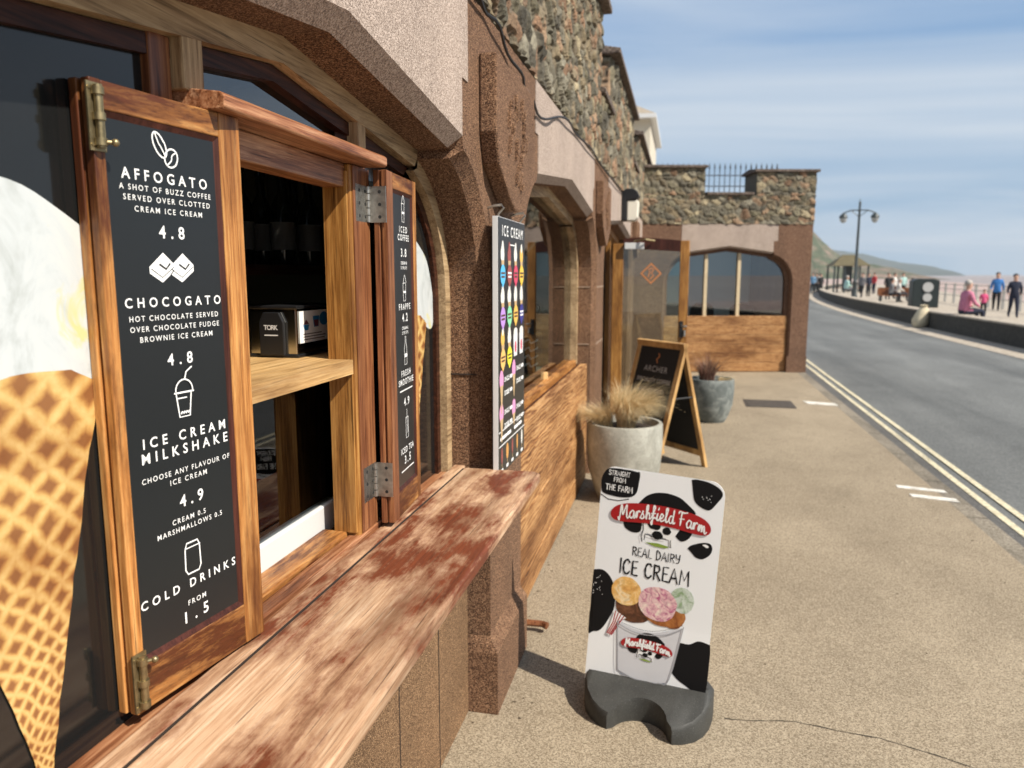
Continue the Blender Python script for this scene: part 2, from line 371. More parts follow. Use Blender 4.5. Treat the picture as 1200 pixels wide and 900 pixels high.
# single-line brush alphabet on a 0..w by 0..1 cell
ST = {
 'S': (.55, [[(.52, .82), (.42, .98), (.16, .98), (.06, .78), (.20, .58), (.42, .46), (.52, .24), (.40, .03), (.14, .02), (.03, .18)]]),
 'T': (.55, [[(.0, .95), (.56, .98)], [(.28, .96), (.27, .0)]]),
 'R': (.55, [[(.08, 0), (.07, 1)], [(.07, .97), (.40, .95), (.48, .75), (.40, .55), (.08, .48)], [(.22, .48), (.54, .0)]]),
 'A': (.60, [[(.0, 0), (.28, 1), (.58, 0)], [(.10, .33), (.48, .35)]]),
 'I': (.16, [[(.08, 0), (.08, 1)]]),
 'G': (.58, [[(.52, .82), (.38, .98), (.16, .94), (.05, .6), (.07, .25), (.22, .02), (.44, .06), (.52, .24), (.52, .45), (.30, .44)]]),
 'H': (.56, [[(.07, 0), (.07, 1)], [(.50, 0), (.50, 1)], [(.07, .5), (.50, .53)]]),
 'F': (.48, [[(.08, 0), (.08, .98), (.47, .98)], [(.08, .54), (.38, .55)]]),
 'O': (.60, [[(.30, 1), (.10, .85), (.04, .5), (.10, .14), (.30, .0), (.48, .14), (.55, .5), (.48, .86), (.30, 1)]]),
 'M': (.72, [[(.03, 0), (.10, 1), (.36, .32), (.61, 1), (.68, 0)]]),
 'E': (.48, [[(.46, .98), (.08, .97), (.07, .02), (.47, .0)], [(.08, .52), (.39, .53)]]),
 'L': (.44, [[(.08, 1), (.07, .02), (.43, .0)]]),
 'D': (.58, [[(.08, 0), (.07, 1), (.32, .93), (.53, .62), (.50, .28), (.30, .04), (.05, .0)]]),
 'Y': (.54, [[(.02, 1), (.10, .6), (.28, .5), (.46, .62)], [(.50, 1), (.46, .3), (.34, .02), (.10, .04)]]),
 'C': (.54, [[(.50, .84), (.38, .98), (.18, .94), (.05, .6), (.07, .24), (.20, .03), (.40, .04), (.52, .2)]]),
 ' ': (.30, []),
}
SCR = {
 'M': (.86, [[(.02, .10), (.06, -.10), (.13, -.02), (.22, 1.0), (.30, .75), (.36, .25), (.62, 1.0), (.66, .6), (.70, .08), (.80, .02), (.90, .16)]]),
 'a': (.44, [[(.36, .50), (.22, .56), (.06, .38), (.05, .12), (.17, .0), (.32, .18), (.37, .52), (.36, .14), (.42, .02), (.50, .12)]]),
 'r': (.40, [[(.02, .10), (.12, .54), (.13, .02), (.17, .36), (.28, .56), (.38, .50)]]),
 's': (.36, [[(.0, .06), (.20, .60), (.16, .44), (.28, .20), (.22, .02), (.06, .05)], ]),
 'h': (.46, [[(.0, .12), (.20, .80), (.17, 1.04), (.09, .90), (.09, .0), (.14, .34), (.27, .50), (.34, .30), (.36, .04), (.48, .14)]]),
 'f': (.34, [[(.0, .14), (.24, .80), (.22, 1.06), (.13, .92), (.12, .2), (.08, -.34), (.01, -.22), (.16, .12), (.34, .20)], [(.0, .46), (.28, .50)]]),
 'i': (.24, [[(.02, .12), (.11, .52), (.10, .08), (.18, .02), (.26, .14)], [(.15, .80), (.20, .95)]]),
 'e': (.40, [[(.02, .16), (.20, .24), (.30, .42), (.20, .55), (.08, .38), (.08, .12), (.20, .0), (.40, .14)]]),
 'l': (.28, [[(.0, .12), (.20, .78), (.18, 1.04), (.09, .90), (.09, .12), (.16, .0), (.28, .14)]]),
 'd': (.46, [[(.34, .46), (.20, .54), (.06, .36), (.05, .12), (.16, .0), (.30, .16), (.38, 1.02), (.35, .14), (.42, .02), (.50, .12)]]),
 'F': (.66, [[(.22, .0), (.26, .5), (.30, .98)], [(.06, .84), (.16, 1.02), (.45, .98), (.70, 1.06)], [(.14, .48), (.50, .54)]]),
 'm': (.62, [[(.02, .10), (.10, .54), (.10, .02), (.20, .46), (.28, .48), (.29, .04), (.40, .46), (.48, .46), (.50, .06), (.58, .02), (.66, .14)]]),
 ' ': (.18, []),
}
def smooth_pts(p, k=3):
    if len(p) < 3: return p
    o = []
    for i in range(len(p) - 1):
        p0 = p[max(i - 1, 0)]; p1 = p[i]; p2 = p[i + 1]; p3 = p[min(i + 2, len(p) - 1)]
        for j in range(k):
            t = j / k
            o.append(tuple(0.5 * (2 * p1[d] + (p2[d] - p0[d]) * t + (2 * p0[d] - 5 * p1[d] + 4 * p2[d] - p3[d]) * t * t + (3 * p1[d] - p0[d] - 3 * p2[d] + p3[d]) * t ** 3) for d in (0, 1)))
    o.append(p[-1]); return o
def brush(mb, txt, u0, u1, z, h, c, T, font=ST, w=0.13, gap=0.12, arc=None, sm=False, taper=True):
    tot = sum(font[ch][0] + gap for ch in txt) - gap; sx = (u1 - u0) / tot; x = 0; lay = 0
    for ch in txt:
        wd, ss = font[ch]
        for st in ss:
            pts = smooth_pts(st, 4) if (sm or ch in 'SGOCD') else st
            pp = []
            for a, b in pts:
                q = (u0 + (x + a) * sx, z + b * h)
                pp.append(arc(*q) if arc else q)
            ww = [w * h * (1.0 + 0.25 * math.sin(i * 1.3 + x * 5)) * (0.8 if taper and i in (0, len(pp) - 1) else 1) for i in range(len(pp))]
            mb.stroke(pp, ww, c + (lay % 4) * 0.0002, T); lay += 1
        x += wd + gap

# ------------------------------------------------------------------ ground, road, sea, land
def speckle(name, dark, mid, light, grain, rough=0.9, stains=None, bump=0.5, streak=None, spotty=0.0):
    g = NG(name); g.set(rough, 0, 0, 0.3)
    f = g.noise(g.coord(), grain, 4, 0.75); vo = g.n('ShaderNodeTexVoronoi'); vo.inputs['Scale'].default_value = grain * 0.7; g.l(g.coord(), vo.inputs['Vector'])
    sp = g.n('ShaderNodeSeparateColor'); g.l(vo.outputs['Color'], sp.inputs[0])
    s = g.math('ADD', g.math('MULTIPLY', f, 0.6), g.math('MULTIPLY', sp.outputs[0], 0.4))
    c = g.ramp(s, [(0.25, dark), (0.5, mid), (0.75, light)])
    for (sc, rot, a, b, lo, hi) in (stains or []):
        ff = g.noise(g.coord(sc, (0, 0, rot)), 1.0, 7, 0.62, 0.4)
        c = g.mix(1.0, c, g.ramp(ff, [(a, lo), (b, hi)]), 'MULTIPLY')
    g.col(c); g.bump(s, bump, 0.003); return g.m
M['pavement'] = speckle('buff_pavement_surfacing', (0.115, 0.088, 0.056), (0.282, 0.226, 0.156), (0.455, 0.385, 0.28), 360, 0.9,
    [((0.9, 0.5, 1), 0.2, 0.33, 0.62, (0.80, 0.79, 0.78), (1.04, 1.04, 1.04)), ((3.2, 2.6, 1), 0.6, 0.30, 0.55, (0.90, 0.895, 0.89), (1.03, 1.03, 1.03))], 0.7)
M['road'] = speckle('worn_asphalt', (0.090, 0.092, 0.088), (0.138, 0.141, 0.135), (0.195, 0.198, 0.190), 120, 0.78,
    [((0.75, 0.05, 1), 0.0, 0.32, 0.66, (0.66, 0.67, 0.68), (1.24, 1.24, 1.24)), ((0.5, 0.35, 1), 0.5, 0.35, 0.6, (0.80, 0.80, 0.80), (1.06, 1.06, 1.06))], 0.5)
M['channel'] = speckle('dark_channel_asphalt', (0.05, 0.048, 0.046), (0.095, 0.090, 0.085), (0.15, 0.145, 0.135), 160, 0.85, [((2, 0.6, 1), 0, 0.3, 0.6, (0.75, 0.75, 0.75), (1.1, 1.1, 1.1))])
M['kerb'] = speckle('worn_kerb_stone', (0.12, 0.10, 0.075), (0.22, 0.19, 0.145), (0.33, 0.29, 0.23), 150, 0.9, [((4, 0.8, 1), 0, 0.35, 0.6, (0.6, 0.6, 0.6), (1.1, 1.1, 1.1))])
def _kj():
    m = M['kerb']; t = m.node_tree; b_ = t.nodes['Principled BSDF']; src = b_.inputs['Base Color'].links[0].from_socket
    tcn = t.nodes.new('ShaderNodeTexCoord'); sx = t.nodes.new('ShaderNodeSeparateXYZ'); t.links.new(tcn.outputs['Object'], sx.inputs[0])
    d = t.nodes.new('ShaderNodeMath'); d.operation = 'DIVIDE'; d.inputs[1].default_value = 0.915; t.links.new(sx.outputs['Y'], d.inputs[0])
    fr = t.nodes.new('ShaderNodeMath'); fr.operation = 'FRACT'; t.links.new(d.outputs[0], fr.inputs[0]); lt_ = t.nodes.new('ShaderNodeMath'); lt_.operation = 'LESS_THAN'; lt_.inputs[1].default_value = 0.016; t.links.new(fr.outputs[0], lt_.inputs[0])
    mx = t.nodes.new('ShaderNodeMix'); mx.data_type = 'RGBA'; t.links.new(lt_.outputs[0], mx.inputs['Factor']); t.links.new(src, mx.inputs['A']); mx.inputs['B'].default_value = (.04, .034, .026, 1); t.links.new(mx.outputs['Result'], b_.inputs['Base Color'])
_kj()
M['cream_line'] = speckle('worn_cream_line_paint', (0.42, 0.36, 0.22), (0.62, 0.55, 0.38), (0.70, 0.64, 0.47), 90, 0.7, [((6, 1.2, 1), 0, 0.30, 0.5, (0.45, 0.45, 0.45), (1.0, 1.0, 1.0)), ((40, 30, 1), 0, 0.34, 0.46, (0.5, 0.5, 0.5), (1.0, 1.0, 1.0))])
M['white_line'] = speckle('worn_white_paint', (0.46, 0.43, 0.38), (0.68, 0.65, 0.58), (0.78, 0.75, 0.70), 90, 0.7, [((9, 9, 1), 0, 0.30, 0.5, (0.6, 0.58, 0.54), (1.0, 1.0, 1.0))])
M['prom'] = speckle('pale_promenade', (0.28, 0.235, 0.18), (0.38, 0.325, 0.26), (0.46, 0.41, 0.34), 20, 0.9)
M['shingle'] = speckle('pinkish_shingle', (0.26, 0.19, 0.165), (0.36, 0.27, 0.24), (0.46, 0.36, 0.32), 3, 0.95, [((0.05, 0.02, 1), 0, 0.3, 0.6, (0.85, 0.85, 0.85), (1.1, 1.1, 1.1))])

def kx(y): return 7.75 + 0.0017 * max(0.0, y - 22) ** 2
def sheet(name, pts, z, mat, parent=None):
    b = MB(); b.flat(pts, z, lambda a, c, h: (a, c, h)); return b.build(name, mat, parent)
YS = [-6, 0, 6, 12, 18, 22, 26, 30, 35, 40, 46, 52, 60, 70, 82, 95, 110, 130]
b = MB(); b.box(-3.2, 1.90, -6, 13.3, -0.30, 0.0); pv = structure(b.build('pavement', M['pavement']))
b = MB(); b.box(1.90, 2.03, -6, 13.05, -0.30, -0.003); structure(b.build('kerb', M['kerb']))
b = MB()
pl = [(2.0, y) for y in YS] + [(kx(y) + 0.4, y) for y in reversed(YS)]
structure(sheet('road', pl, -0.10, M['road']))
structure(sheet('road_channel', [(2.03, -6), (2.19, -6), (2.30, 13), (2.36, 20), (2.0, 20)], -0.096, M['channel']))
# double line along the kerb, drifting slightly into the road with distance
b = MB()
for off in (0.0, 0.135):
    b.flat([(2.17 + off, -6), (2.225 + off, -6), (2.275 + off, 5), (2.345 + off, 13.5), (2.50 + off, 26), (2.44 + off, 26), (2.29 + off, 13.5), (2.22 + off, 5)], -0.092, lambda a, c, h: (a, c, h))
structure(b.build('double_line_marking', M['cream_line']))
b = MB()
b.prism([(1.65, 6.08), (1.96, 6.00), (1.96, 5.93), (1.64, 6.00)], -0.001, 0.004); b.prism([(1.68, 5.85), (1.97, 5.78), (1.97, 5.69), (1.68, 5.77)], -0.001, 0.004)
b.prism([(1.55, 10.02), (1.92, 9.9), (1.92, 9.72), (1.58, 9.80)], -0.001, 0.004)
structure(b.build('kerb_paint_marks', M['white_line']))
# hairline cracks in the pavement
g = NG('crack_dirt'); g.set(0.95).col((0.035, 0.028, 0.020)); M['crack'] = g.m
b = MB()
def crack(pts, w, seed):
    L = []; Rr = []; P = []
    for i in range(len(pts) - 1):
        for k in range(10):
            t = k / 10; P.append((pts[i][0] * (1 - t) + pts[i + 1][0] * t, pts[i][1] * (1 - t) + pts[i + 1][1] * t))
    P.append(pts[-1])
    for i, (x, y) in enumerate(P):
        j = 0.012 * mnoise.noise(Vector((x * 9, y * 9, seed))) + 0.006 * mnoise.noise(Vector((x * 40, y * 40, seed)))
        ww = w * (0.35 + abs(mnoise.noise(Vector((x * 14, y * 14, seed + 5)))) * 1.9); L.append((x, y + j + ww)); Rr.append((x, y + j - ww))
    for i in range(len(P) - 1): b.flat([L[i], L[i + 1], Rr[i + 1], Rr[i]], 0.0012, lambda a, c, h: (a, c, h))
crack([(0.20, 2.62), (0.45, 2.66), (0.72, 2.62), (1.05, 2.50), (1.40, 2.42)], 0.0034, 1.0)
structure(b.build('pavement_crack', M['crack']))
# loose grit and leaf bits gathered on the pavement, mostly along the wall foot
b = MB(); rg = random.Random(21)
for k in range(210):
    if k < 140: x = -0.69 + abs(rg.gauss(0, .055)); y = rg.uniform(1.2, 9); x += .10 if 2.45 < y < 3.0 else 0
    else: x = rg.uniform(-.5, 1.85); y = rg.uniform(1.6, 9)
    r0 = rg.uniform(.0012, .0042) * (1.5 if k % 23 == 0 else 1); a0 = rg.uniform(0, 6)
    pts = [(x + r0 * (1 + .8 * (j % 2)) * math.cos(a0 + j * 1.05), y + r0 * math.sin(a0 + j * 1.05)) for j in range(6)]
    b.prism(pts, 0.0, r0 * .7)
o = b.build('grit', plain('dark_grit', (.075, .052, .032), .95, var=.4, vs=60)); o['kind'] = 'stuff'
# far kerb strip, promenade, beach, sea, cliffs
structure(sheet('far_kerb', [(kx(y) - 0.95, y) for y in YS] + [(kx(y) + 0.02, y) for y in reversed(YS)], -0.092, M['prom']))
structure(sheet('promenade', [(kx(y) + 0.35, y) for y in YS] + [(kx(y) + 11.0, y) for y in reversed(YS)], 0.0, M['prom']))
structure(sheet('beach', [(12, -40), (45, -40), (52, 60), (70, 170), (150, 620), (40, 620), (12, 160)], -0.9, M['shingle']))
def sea():
    g = NG('sea_water'); g.set(0.55, 0, 0, 0.2)
    f = g.noise(g.coord((0.6, 0.15, 1)), 0.8, 6, 0.6); f2 = g.noise(g.coord((0.004, 0.001, 1)), 4, 5)
    g.col(g.ramp(f2, [(0.3, (0.25, 0.215, 0.205)), (0.7, (0.32, 0.28, 0.265))])); g.bump(f, 0.6, 0.3); return g.m
b = MB(); b.flat([(-9000, -2000), (9000, -2000), (9000, 11000), (-9000, 11000)], -1.3, lambda a, c, h: (a, c, h)); structure(b.build('sea', sea()))
b = MB(); b.flat([(-400, -200), (11.5, -200), (16, 90), (40, 330), (60, 650), (-400, 650)], -0.34, lambda a, c, h: (a, c, h)); structure(b.build('ground', M['prom']))

def hill(name, stops, depth, mat, y, seed, rough, back=1.0):
    """ridge running across the view: stops = (x, z); gets a sloping seaward face with gullies"""
    xs = np.linspace(stops[0][0], stops[-1][0], 110); zz = np.interp(xs, [p[0] for p in stops], [p[1] for p in stops]); vs = []; rows = 14
    for r in range(rows + 1):
        t = r / rows
        for i, x in enumerate(xs):
            pr = min(1.0, t * 2.0) if t < 0.5 else 1.0 - (t - 0.5) * 2 * back
            n = mnoise.fractal(Vector((x / rough, t * 3.0 + seed, seed)), 1.0, 2.0, 5)
            vs.append((x + 0.15 * rough * n, y + (t - 0.5) * depth + 0.35 * rough * n, -1.6 + (zz[i] + 1.6) * max(0.0, (pr ** 0.75)) * (1 + 0.10 * n)))
    n_ = len(xs); fs = [(r * n_ + i, r * n_ + i + 1, (r + 1) * n_ + i + 1, (r + 1) * n_ + i) for r in range(rows) for i in range(n_ - 1)]
    b = MB(); b.add(vs, fs); return structure(b.build(name, mat, smooth=False))
def cliffmat(name, veg, soil, sc, a=0.45, bb=0.56):
    g = NG(name); g.set(0.95, 0, 0, 0.2); f = g.noise(g.coord((1, 1, 2.2)), sc, 7, 0.65); f2 = g.noise(g.coord(), sc * 5, 5, 0.7)
    c = g.mix(g.ramp(f, [(a, 0.0), (bb, 1.0)]), veg, soil); g.col(g.mix(1.0, c, g.ramp(f2, [(0.3, 0.65), (0.7, 1.3)]), 'MULTIPLY')); return g.m
hill('cliff', [(44, 40), (66, 46), (80, 40), (87, 33), (93, 25), (99, 19), (108, 12.5), (122, 9), (140, 6.5), (160, 0)], 120, cliffmat('cliff_scrub_and_soil', (0.075, 0.09, 0.055), (0.22, 0.16, 0.125), 0.05, 0.48, 0.62), 560, 2.0, 22)
hill('headland', [(300, 120), (400, 108), (500, 84), (580, 66), (620, 54), (690, 44), (752, 36), (778, 30), (786, -2)], 700, cliffmat('headland_scrub', (0.055, 0.072, 0.055), (0.12, 0.11, 0.09), 0.012, 0.55, 0.75), 2700, 5.0, 90)

# ------------------------------------------------------------------ stone helpers
def rubble_mat():
    g = NG('flint_rubble_stone'); g.set(0.85, 0, 0, 0.3)
    at = g.n('ShaderNodeAttribute', attribute_name='Col'); f = g.noise(g.coord(), 38, 9, 0.78); f2 = g.noise(g.coord(), 190, 4, 0.7)
    c = g.mix(1.0, at.outputs['Color'], g.ramp(f, [(0.28, (0.45, 0.45, 0.45)), (0.55, (1.0, 1.0, 1.0)), (0.75, (1.35, 1.33, 1.28))]), 'MULTIPLY')
    c = g.mix(1.0, c, g.ramp(f2, [(0.3, 0.75), (0.7, 1.2)]), 'MULTIPLY'); g.col(c); g.bump(g.math('ADD', f, g.math('MULTIPLY', f2, 0.4)), 0.8, 0.012); return g.m
M['rubble'] = rubble_mat()
PAL = np.array([(0.19, 0.165, 0.105), (0.24, 0.21, 0.14), (0.16, 0.145, 0.105), (0.28, 0.22, 0.135), (0.33, 0.20, 0.12), (0.40, 0.33, 0.21), (0.13, 0.115, 0.085), (0.25, 0.20, 0.13), (0.36, 0.24, 0.15), (0.22, 0.195, 0.14), (0.30, 0.27, 0.20)])
def rubble(mb, cols, T, a0, a1, b0, b1, res, seed, amp=0.045, sa=0.20, sb=0.125, wrap=True):
    r = np.random.default_rng(seed); na = max(2, int((a1 - a0) / res)); nb = max(2, int((b1 - b0) / res))
    A, B = np.meshgrid(np.linspace(a0, a1, na), np.linspace(b0, b1, nb), indexing='ij'); ia = int((a1 - a0) / sa) + 3; ib = int((b1 - b0) / sb) + 3
    gx, gy = np.meshgrid(np.arange(ia), np.arange(ib), indexing='ij')
    sx = (a0 - sa + (gx + 0.5 * (gy % 2) + r.uniform(-.36, .36, gx.shape)) * sa).ravel(); sy = (b0 - sb + (gy + r.uniform(-.36, .36, gx.shape)) * sb).ravel()
    hgt = r.uniform(0.35, 1.0, len(sx)); hgt[r.random(len(sx)) < 0.06] = 0.02; cid = r.integers(0, len(PAL), len(sx)); br = r.uniform(0.55, 1.08, len(sx))
    wob = np.array([[0.055 * mnoise.noise(Vector((A[i, j] * 7, B[i, j] * 7, seed))) + 0.022 * mnoise.noise(Vector((A[i, j] * 23, B[i, j] * 23, seed))) for j in range(nb)] for i in range(na)])
    H = np.zeros((na, nb)); C = np.zeros((na, nb, 3))
    for i in range(na):
        d = np.sqrt(((A[i][:, None] + wob[i][:, None] - sx) / sa) ** 2 + ((B[i][:, None] - wob[i][:, None] - sy) / sb) ** 2)
        o = np.argpartition(d, 1, axis=1)[:, :2]; d0 = np.take_along_axis(d, o, 1); k = np.argsort(d0, 1); o = np.take_along_axis(o, k, 1); d0 = np.take_along_axis(d0, k, 1)
        e = np.clip((d0[:, 1] - d0[:, 0]) / 0.38, 0, 1); e = e * e * (3 - 2 * e); H[i] = amp * hgt[o[:, 0]] * e
        mort = np.clip(e * 2.2, 0, 1)[:, None]; C[i] = mort * PAL[cid[o[:, 0]]] * br[o[:, 0]][:, None] + (1 - mort) * np.array((0.145, 0.125, 0.092))
    vs = []
    for i in range(na):
        for j in range(nb):
            h = H[i, j] * .75 + 0.014 * mnoise.fractal(Vector((A[i, j] * 14, B[i, j] * 14, seed + 3.3)), 1.0, 2.0, 4)
            if wrap and (i in (0, na - 1) or j in (0, nb - 1)): h = -0.03
            vs.append(T(A[i, j], B[i, j], h)); cols.append((*C[i, j], 1))
    fs = [(i * nb + j, (i + 1) * nb + j, (i + 1) * nb + j + 1, i * nb + j + 1) for i in range(na - 1) for j in range(nb - 1)]
    mb.add(vs, fs)
def core(mb, cols, x0, x1, y0, y1, z0, z1, T=None):
    mb.box(x0, x1, y0, y1, z0, z1, T); cols.extend([(0.16, 0.145, 0.11, 1)] * 8)
def build_rubble(mb, cols, name, parent):
    o = mb.build(name, M['rubble'], parent); a = o.data.color_attributes.new('Col', 'FLOAT_COLOR', 'POINT'); a.data.foreach_set('color', np.array(cols, dtype=np.float32).ravel()); return o

def arch_half(h, zA, drop=0.11, r=0.44):
    zs = zA - 0.555; pts = [(h, 0.0), (h, zs)]
    for th in (12, 24, 36, 47, 57, 66, 74): pts.append((h - r + r * math.cos(R(th)), zs + (zA - drop - zs) * math.sin(R(th))))
    pts.append((h - 0.31, zA - drop + 0.008)); pts.append((0.0, zA)); return pts
def offset(pts, d):
    o = []
    for i in range(len(pts)):
        a = pts[max(i - 1, 0)]; c = pts[min(i + 1, len(pts) - 1)]; tx, ty = c[0] - a[0], c[1] - a[1]; l = math.hypot(tx, ty)
        if i == len(pts) - 1: o.append((0.0, pts[i][1] + d)); continue
        o.append((pts[i][0] + ty / l * d, pts[i][1] - tx / l * d))
    return o
def cut(pts, a):
    """interpolated point where the polyline (a descending) crosses a"""
    for i in range(len(pts) - 1):
        if pts[i][0] >= a >= pts[i + 1][0] and pts[i][0] != pts[i + 1][0]:
            t = (pts[i][0] - a) / (pts[i][0] - pts[i + 1][0]); return i, (a, pts[i][1] + t * (pts[i + 1][1] - pts[i][1]))
def bay(T, yc, h, zA, y0, y1, ztop, left, right, light, depth=0.15, ch=0.038):
    P = arch_half(h, zA); O = offset(P, ch); O[0] = (O[1][0], 0.0)
    lw, lw2, zsp = h - 0.335, h - 0.25, 2.18 + (zA - 2.075)
    ip, cp = cut(P, lw); io, co = cut(O, lw + 0.02); co = (lw + 0.02, co[1])
    for sgn, mb in ((1, right), (-1, left)):
        f = lambda p: (yc + sgn * p[0], p[1]); edge = (y1 if sgn > 0 else y0)
        mb.flat([f(p) for p in O[:io + 1]] + [f(co), f((lw + 0.02, zsp)), f((lw2, zsp)), f((lw2, ztop)), (edge, ztop), (edge, 0)], 0.0, T)
        A = O[:io + 1] + [co]; Bp = P[:ip + 1] + [cp]
        n = min(len(A), len(Bp))
        A = A[:n - 1] + [A[-1]]; Bp = Bp[:n - 1] + [Bp[-1]]
        for i in range(n - 1):
            q = [T(*f(A[i]), 0), T(*f(A[i + 1]), 0), T(*f(Bp[i + 1]), -ch), T(*f(Bp[i]), -ch)]; mb.add(q, [(0, 1, 2, 3)])
            q = [T(*f(Bp[i]), -ch), T(*f(Bp[i + 1]), -ch), T(*f(Bp[i + 1]), -depth), T(*f(Bp[i]), -depth)]; mb.add(q, [(0, 1, 2, 3)])
        A = [co] + O[io + 1:]; Bp = [cp] + P[ip + 1:]
        n = min(len(A), len(Bp)); A = A[-n:]; Bp = Bp[-n:]; A[0] = co; Bp[0] = cp
        for i in range(n - 1):
            q = [T(*f(A[i]), 0.004), T(*f(A[i + 1]), 0.004), T(*f(Bp[i + 1]), -ch), T(*f(Bp[i]), -ch)]; light.add(q, [(0, 1, 2, 3)])
            q = [T(*f(Bp[i]), -ch), T(*f(Bp[i + 1]), -ch), T(*f(Bp[i + 1]), -depth), T(*f(Bp[i]), -depth)]; mb.add(q, [(0, 1, 2, 3)])
    arc = [(yc + p[0], p[1]) for p in [co] + O[io + 1:]] + [(yc - p[0], p[1]) for p in reversed([co] + O[io + 1:-1])]
    poly = arc + [(yc - lw - .02, zsp), (yc - lw2, zsp), (yc - lw2, ztop), (yc + lw2, ztop), (yc + lw2, zsp), (yc + lw + .02, zsp)]
    light.prism(poly, -0.01, 0.004, T)
    return P

# ------------------------------------------------------------------ the arcade building on the left
arcade = empty('arcade_building', (-0.66, 4.0, 0), 'long brown stone arcade with pointed arches and flint rubble parapet beside the pavement', 'building')
TW = frame((-0.66, 0, 0), (0, 1, 0), (0, 0, 1), (1, 0, 0))
bays = [(1.445, 1.100, 2.075, -0.6, 2.77), (4.515, 1.385, 2.12, 2.77, 6.15), (8.25, 1.75, 2.14, 6.15, 10.30), (12.2, 1.65, 2.14, 10.30, 14.0)]
piers = [MB() for _ in range(5)]; PROF = []
for i, (yc, h, zA, y0, y1) in enumerate(bays):
    lt = MB(); PROF.append(bay(TW, yc, h, zA, y0, y1, 2.45, piers[i], piers[i + 1], lt)); lt.build('lintel', M['lintel'], arcade)
# plinth and lower shaft of the pier beside the counter
p1 = piers[1]
p1.prism([(2.478, 0.002), (2.985, 0.002), (2.985, 0.245), (2.972, 0.285), (2.972, 0.872), (2.50, 0.872), (2.50, 0.285), (2.478, 0.25)], -0.10, 0.014, TW)
p1.prism([(2.462, 0.001), (2.990, 0.001), (2.990, 0.24), (2.462, 0.24)], -0.10, 0.050, TW)
p1.add([TW(2.462, .24, .05), TW(2.99, .24, .05), TW(2.978, .29, .0141), TW(2.49, .29, .0141), TW(2.478, .29, -.06), TW(2.462, .24, -.1)], [(0, 1, 2, 3), (0, 3, 4, 5)])
for k in (2, 3): piers[k].box(-0.70, -0.625, bays[k - 1][4] - 0.24 if k == 2 else bays[k - 1][4] - 0.28, bays[k - 1][4] + 0.24, 0.001, 0.30)
for i, p in enumerate(piers):
    po = p.build('pier', M['pier'], arcade)
    if 0 < i < 4:
        yp = [0, 2.745, 6.10, 10.42][i]
        b = MB(); sh = [(yp - .315, 2.305), (yp + .315, 2.305), (yp + .315, 2.06), (yp + .275, 1.96), (yp + .10, 1.86), (yp + .03, 1.83), (yp - .03, 1.83), (yp - .10, 1.86), (yp - .275, 1.96), (yp - .315, 2.06)]
        b.prism(sh, 0.001, 0.060, TW); so = b.build('shield', M['pier'], po, bevel=0.008)
        b = MB(); rr = random.Random(5 + i)
        for k in range(26):   # worn carved leaf: little upstanding chips
            a = rr.uniform(-.15, .15); c = rr.uniform(-.17, .15); 
            if abs(a) / .17 + abs(c) / .22 > 1.15: continue
            w_, h_ = rr.uniform(.008, .016), rr.uniform(.018, .042)
            b.prism([(yp + a - w_, 2.09 + c - h_), (yp + a + w_ * .6, 2.09 + c - h_ * .5), (yp + a + w_, 2.09 + c + h_), (yp + a - w_ * .4, 2.09 + c + h_ * .6)], 0.055, 0.074, TW)
        b.build('carving', M['pier'], po, bevel=0.004)
# thin mortar joints across the piers
g = NG('dark_joint'); g.set(0.95).col((0.03, 0.018, 0.012)); M['joint'] = g.m
M['pale_joint'] = plain('pale_mortar', (0.34, 0.25, 0.18), 0.9)
for z in (1.245, 1.56):
    b = MB(); b.box(-0.80, -0.705, 2.541, 2.5435, z, z + 0.006); b.build('mortar_joint', M['joint'], arcade)
for z in (1.05, 1.50):
    for x0, x1, y0, y1 in ((-0.80, -0.706, 5.895, 5.8985), (-0.66, -0.6575, 5.948, 6.45)):
        b = MB(); b.box(x0, x1, y0, y1, z, z + 0.008); b.build('mortar_joint', M['pale_joint'], arcade)
b = MB(); b.box(-0.86, -0.72, -0.6, 2.46, 0.0, 0.878); b.build('low_wall', M['lowwall'], arcade, bevel=0.006)
# upright joints in the low wall
for y in (1.42, 1.78, 2.12):
    b = MB(); b.box(-0.722, -0.7185, y, y + 0.004, 0.01, 0.87); b.build('mortar_joint', M['joint'], arcade)
# rubble parapet with merlons and copings
TR = frame((-0.665, 0, 0), (0, 1, 0), (0, 0, 1), (1, 0, 0))
b = MB(); cc = []
rubble(b, cc, TR, 1.6, 6.0, 2.452, 3.56, 0.0125, 3, 0.034, 0.130, 0.080)
rubble(b, cc, TR, -0.6, 1.6, 2.452, 3.56, 0.05, 4)
rubble(b, cc, TR, 6.0, 6.9, 2.452, 2.98, 0.02, 5); rubble(b, cc, TR, 6.9, 9.75, 2.452, 3.50, 0.024, 6); rubble(b, cc, TR, 9.75, 10.8, 2.452, 2.98, 0.03, 7); rubble(b, cc, TR, 10.8, 13.6, 2.452, 3.50, 0.03, 8)
TE = frame((0, 6.9, 0), (-1, 0, 0), (0, 0, 1), (0, -1, 0)); TE = frame((0, 6.9, 0), (1, 0, 0), (0, 0, 1), (0, -1, 0))
rubble(b, cc, TE, -1.25, -0.665, 2.99, 3.50, 0.024, 9)
TE2 = frame((0, 10.8, 0), (1, 0, 0), (0, 0, 1), (0, -1, 0)); rubble(b, cc, TE2, -1.25, -0.665, 2.99, 3.50, 0.03, 10)
for y0, y1, z1 in ((-0.6, 5.99, 3.56), (5.99, 6.91, 2.98), (6.91, 9.74, 3.5), (9.74, 10.81, 2.98), (10.81, 13.6, 3.5)): core(b, cc, -1.25, -0.69, y0, y1, 2.452, z1)
par = build_rubble(b, cc, 'parapet', arcade)
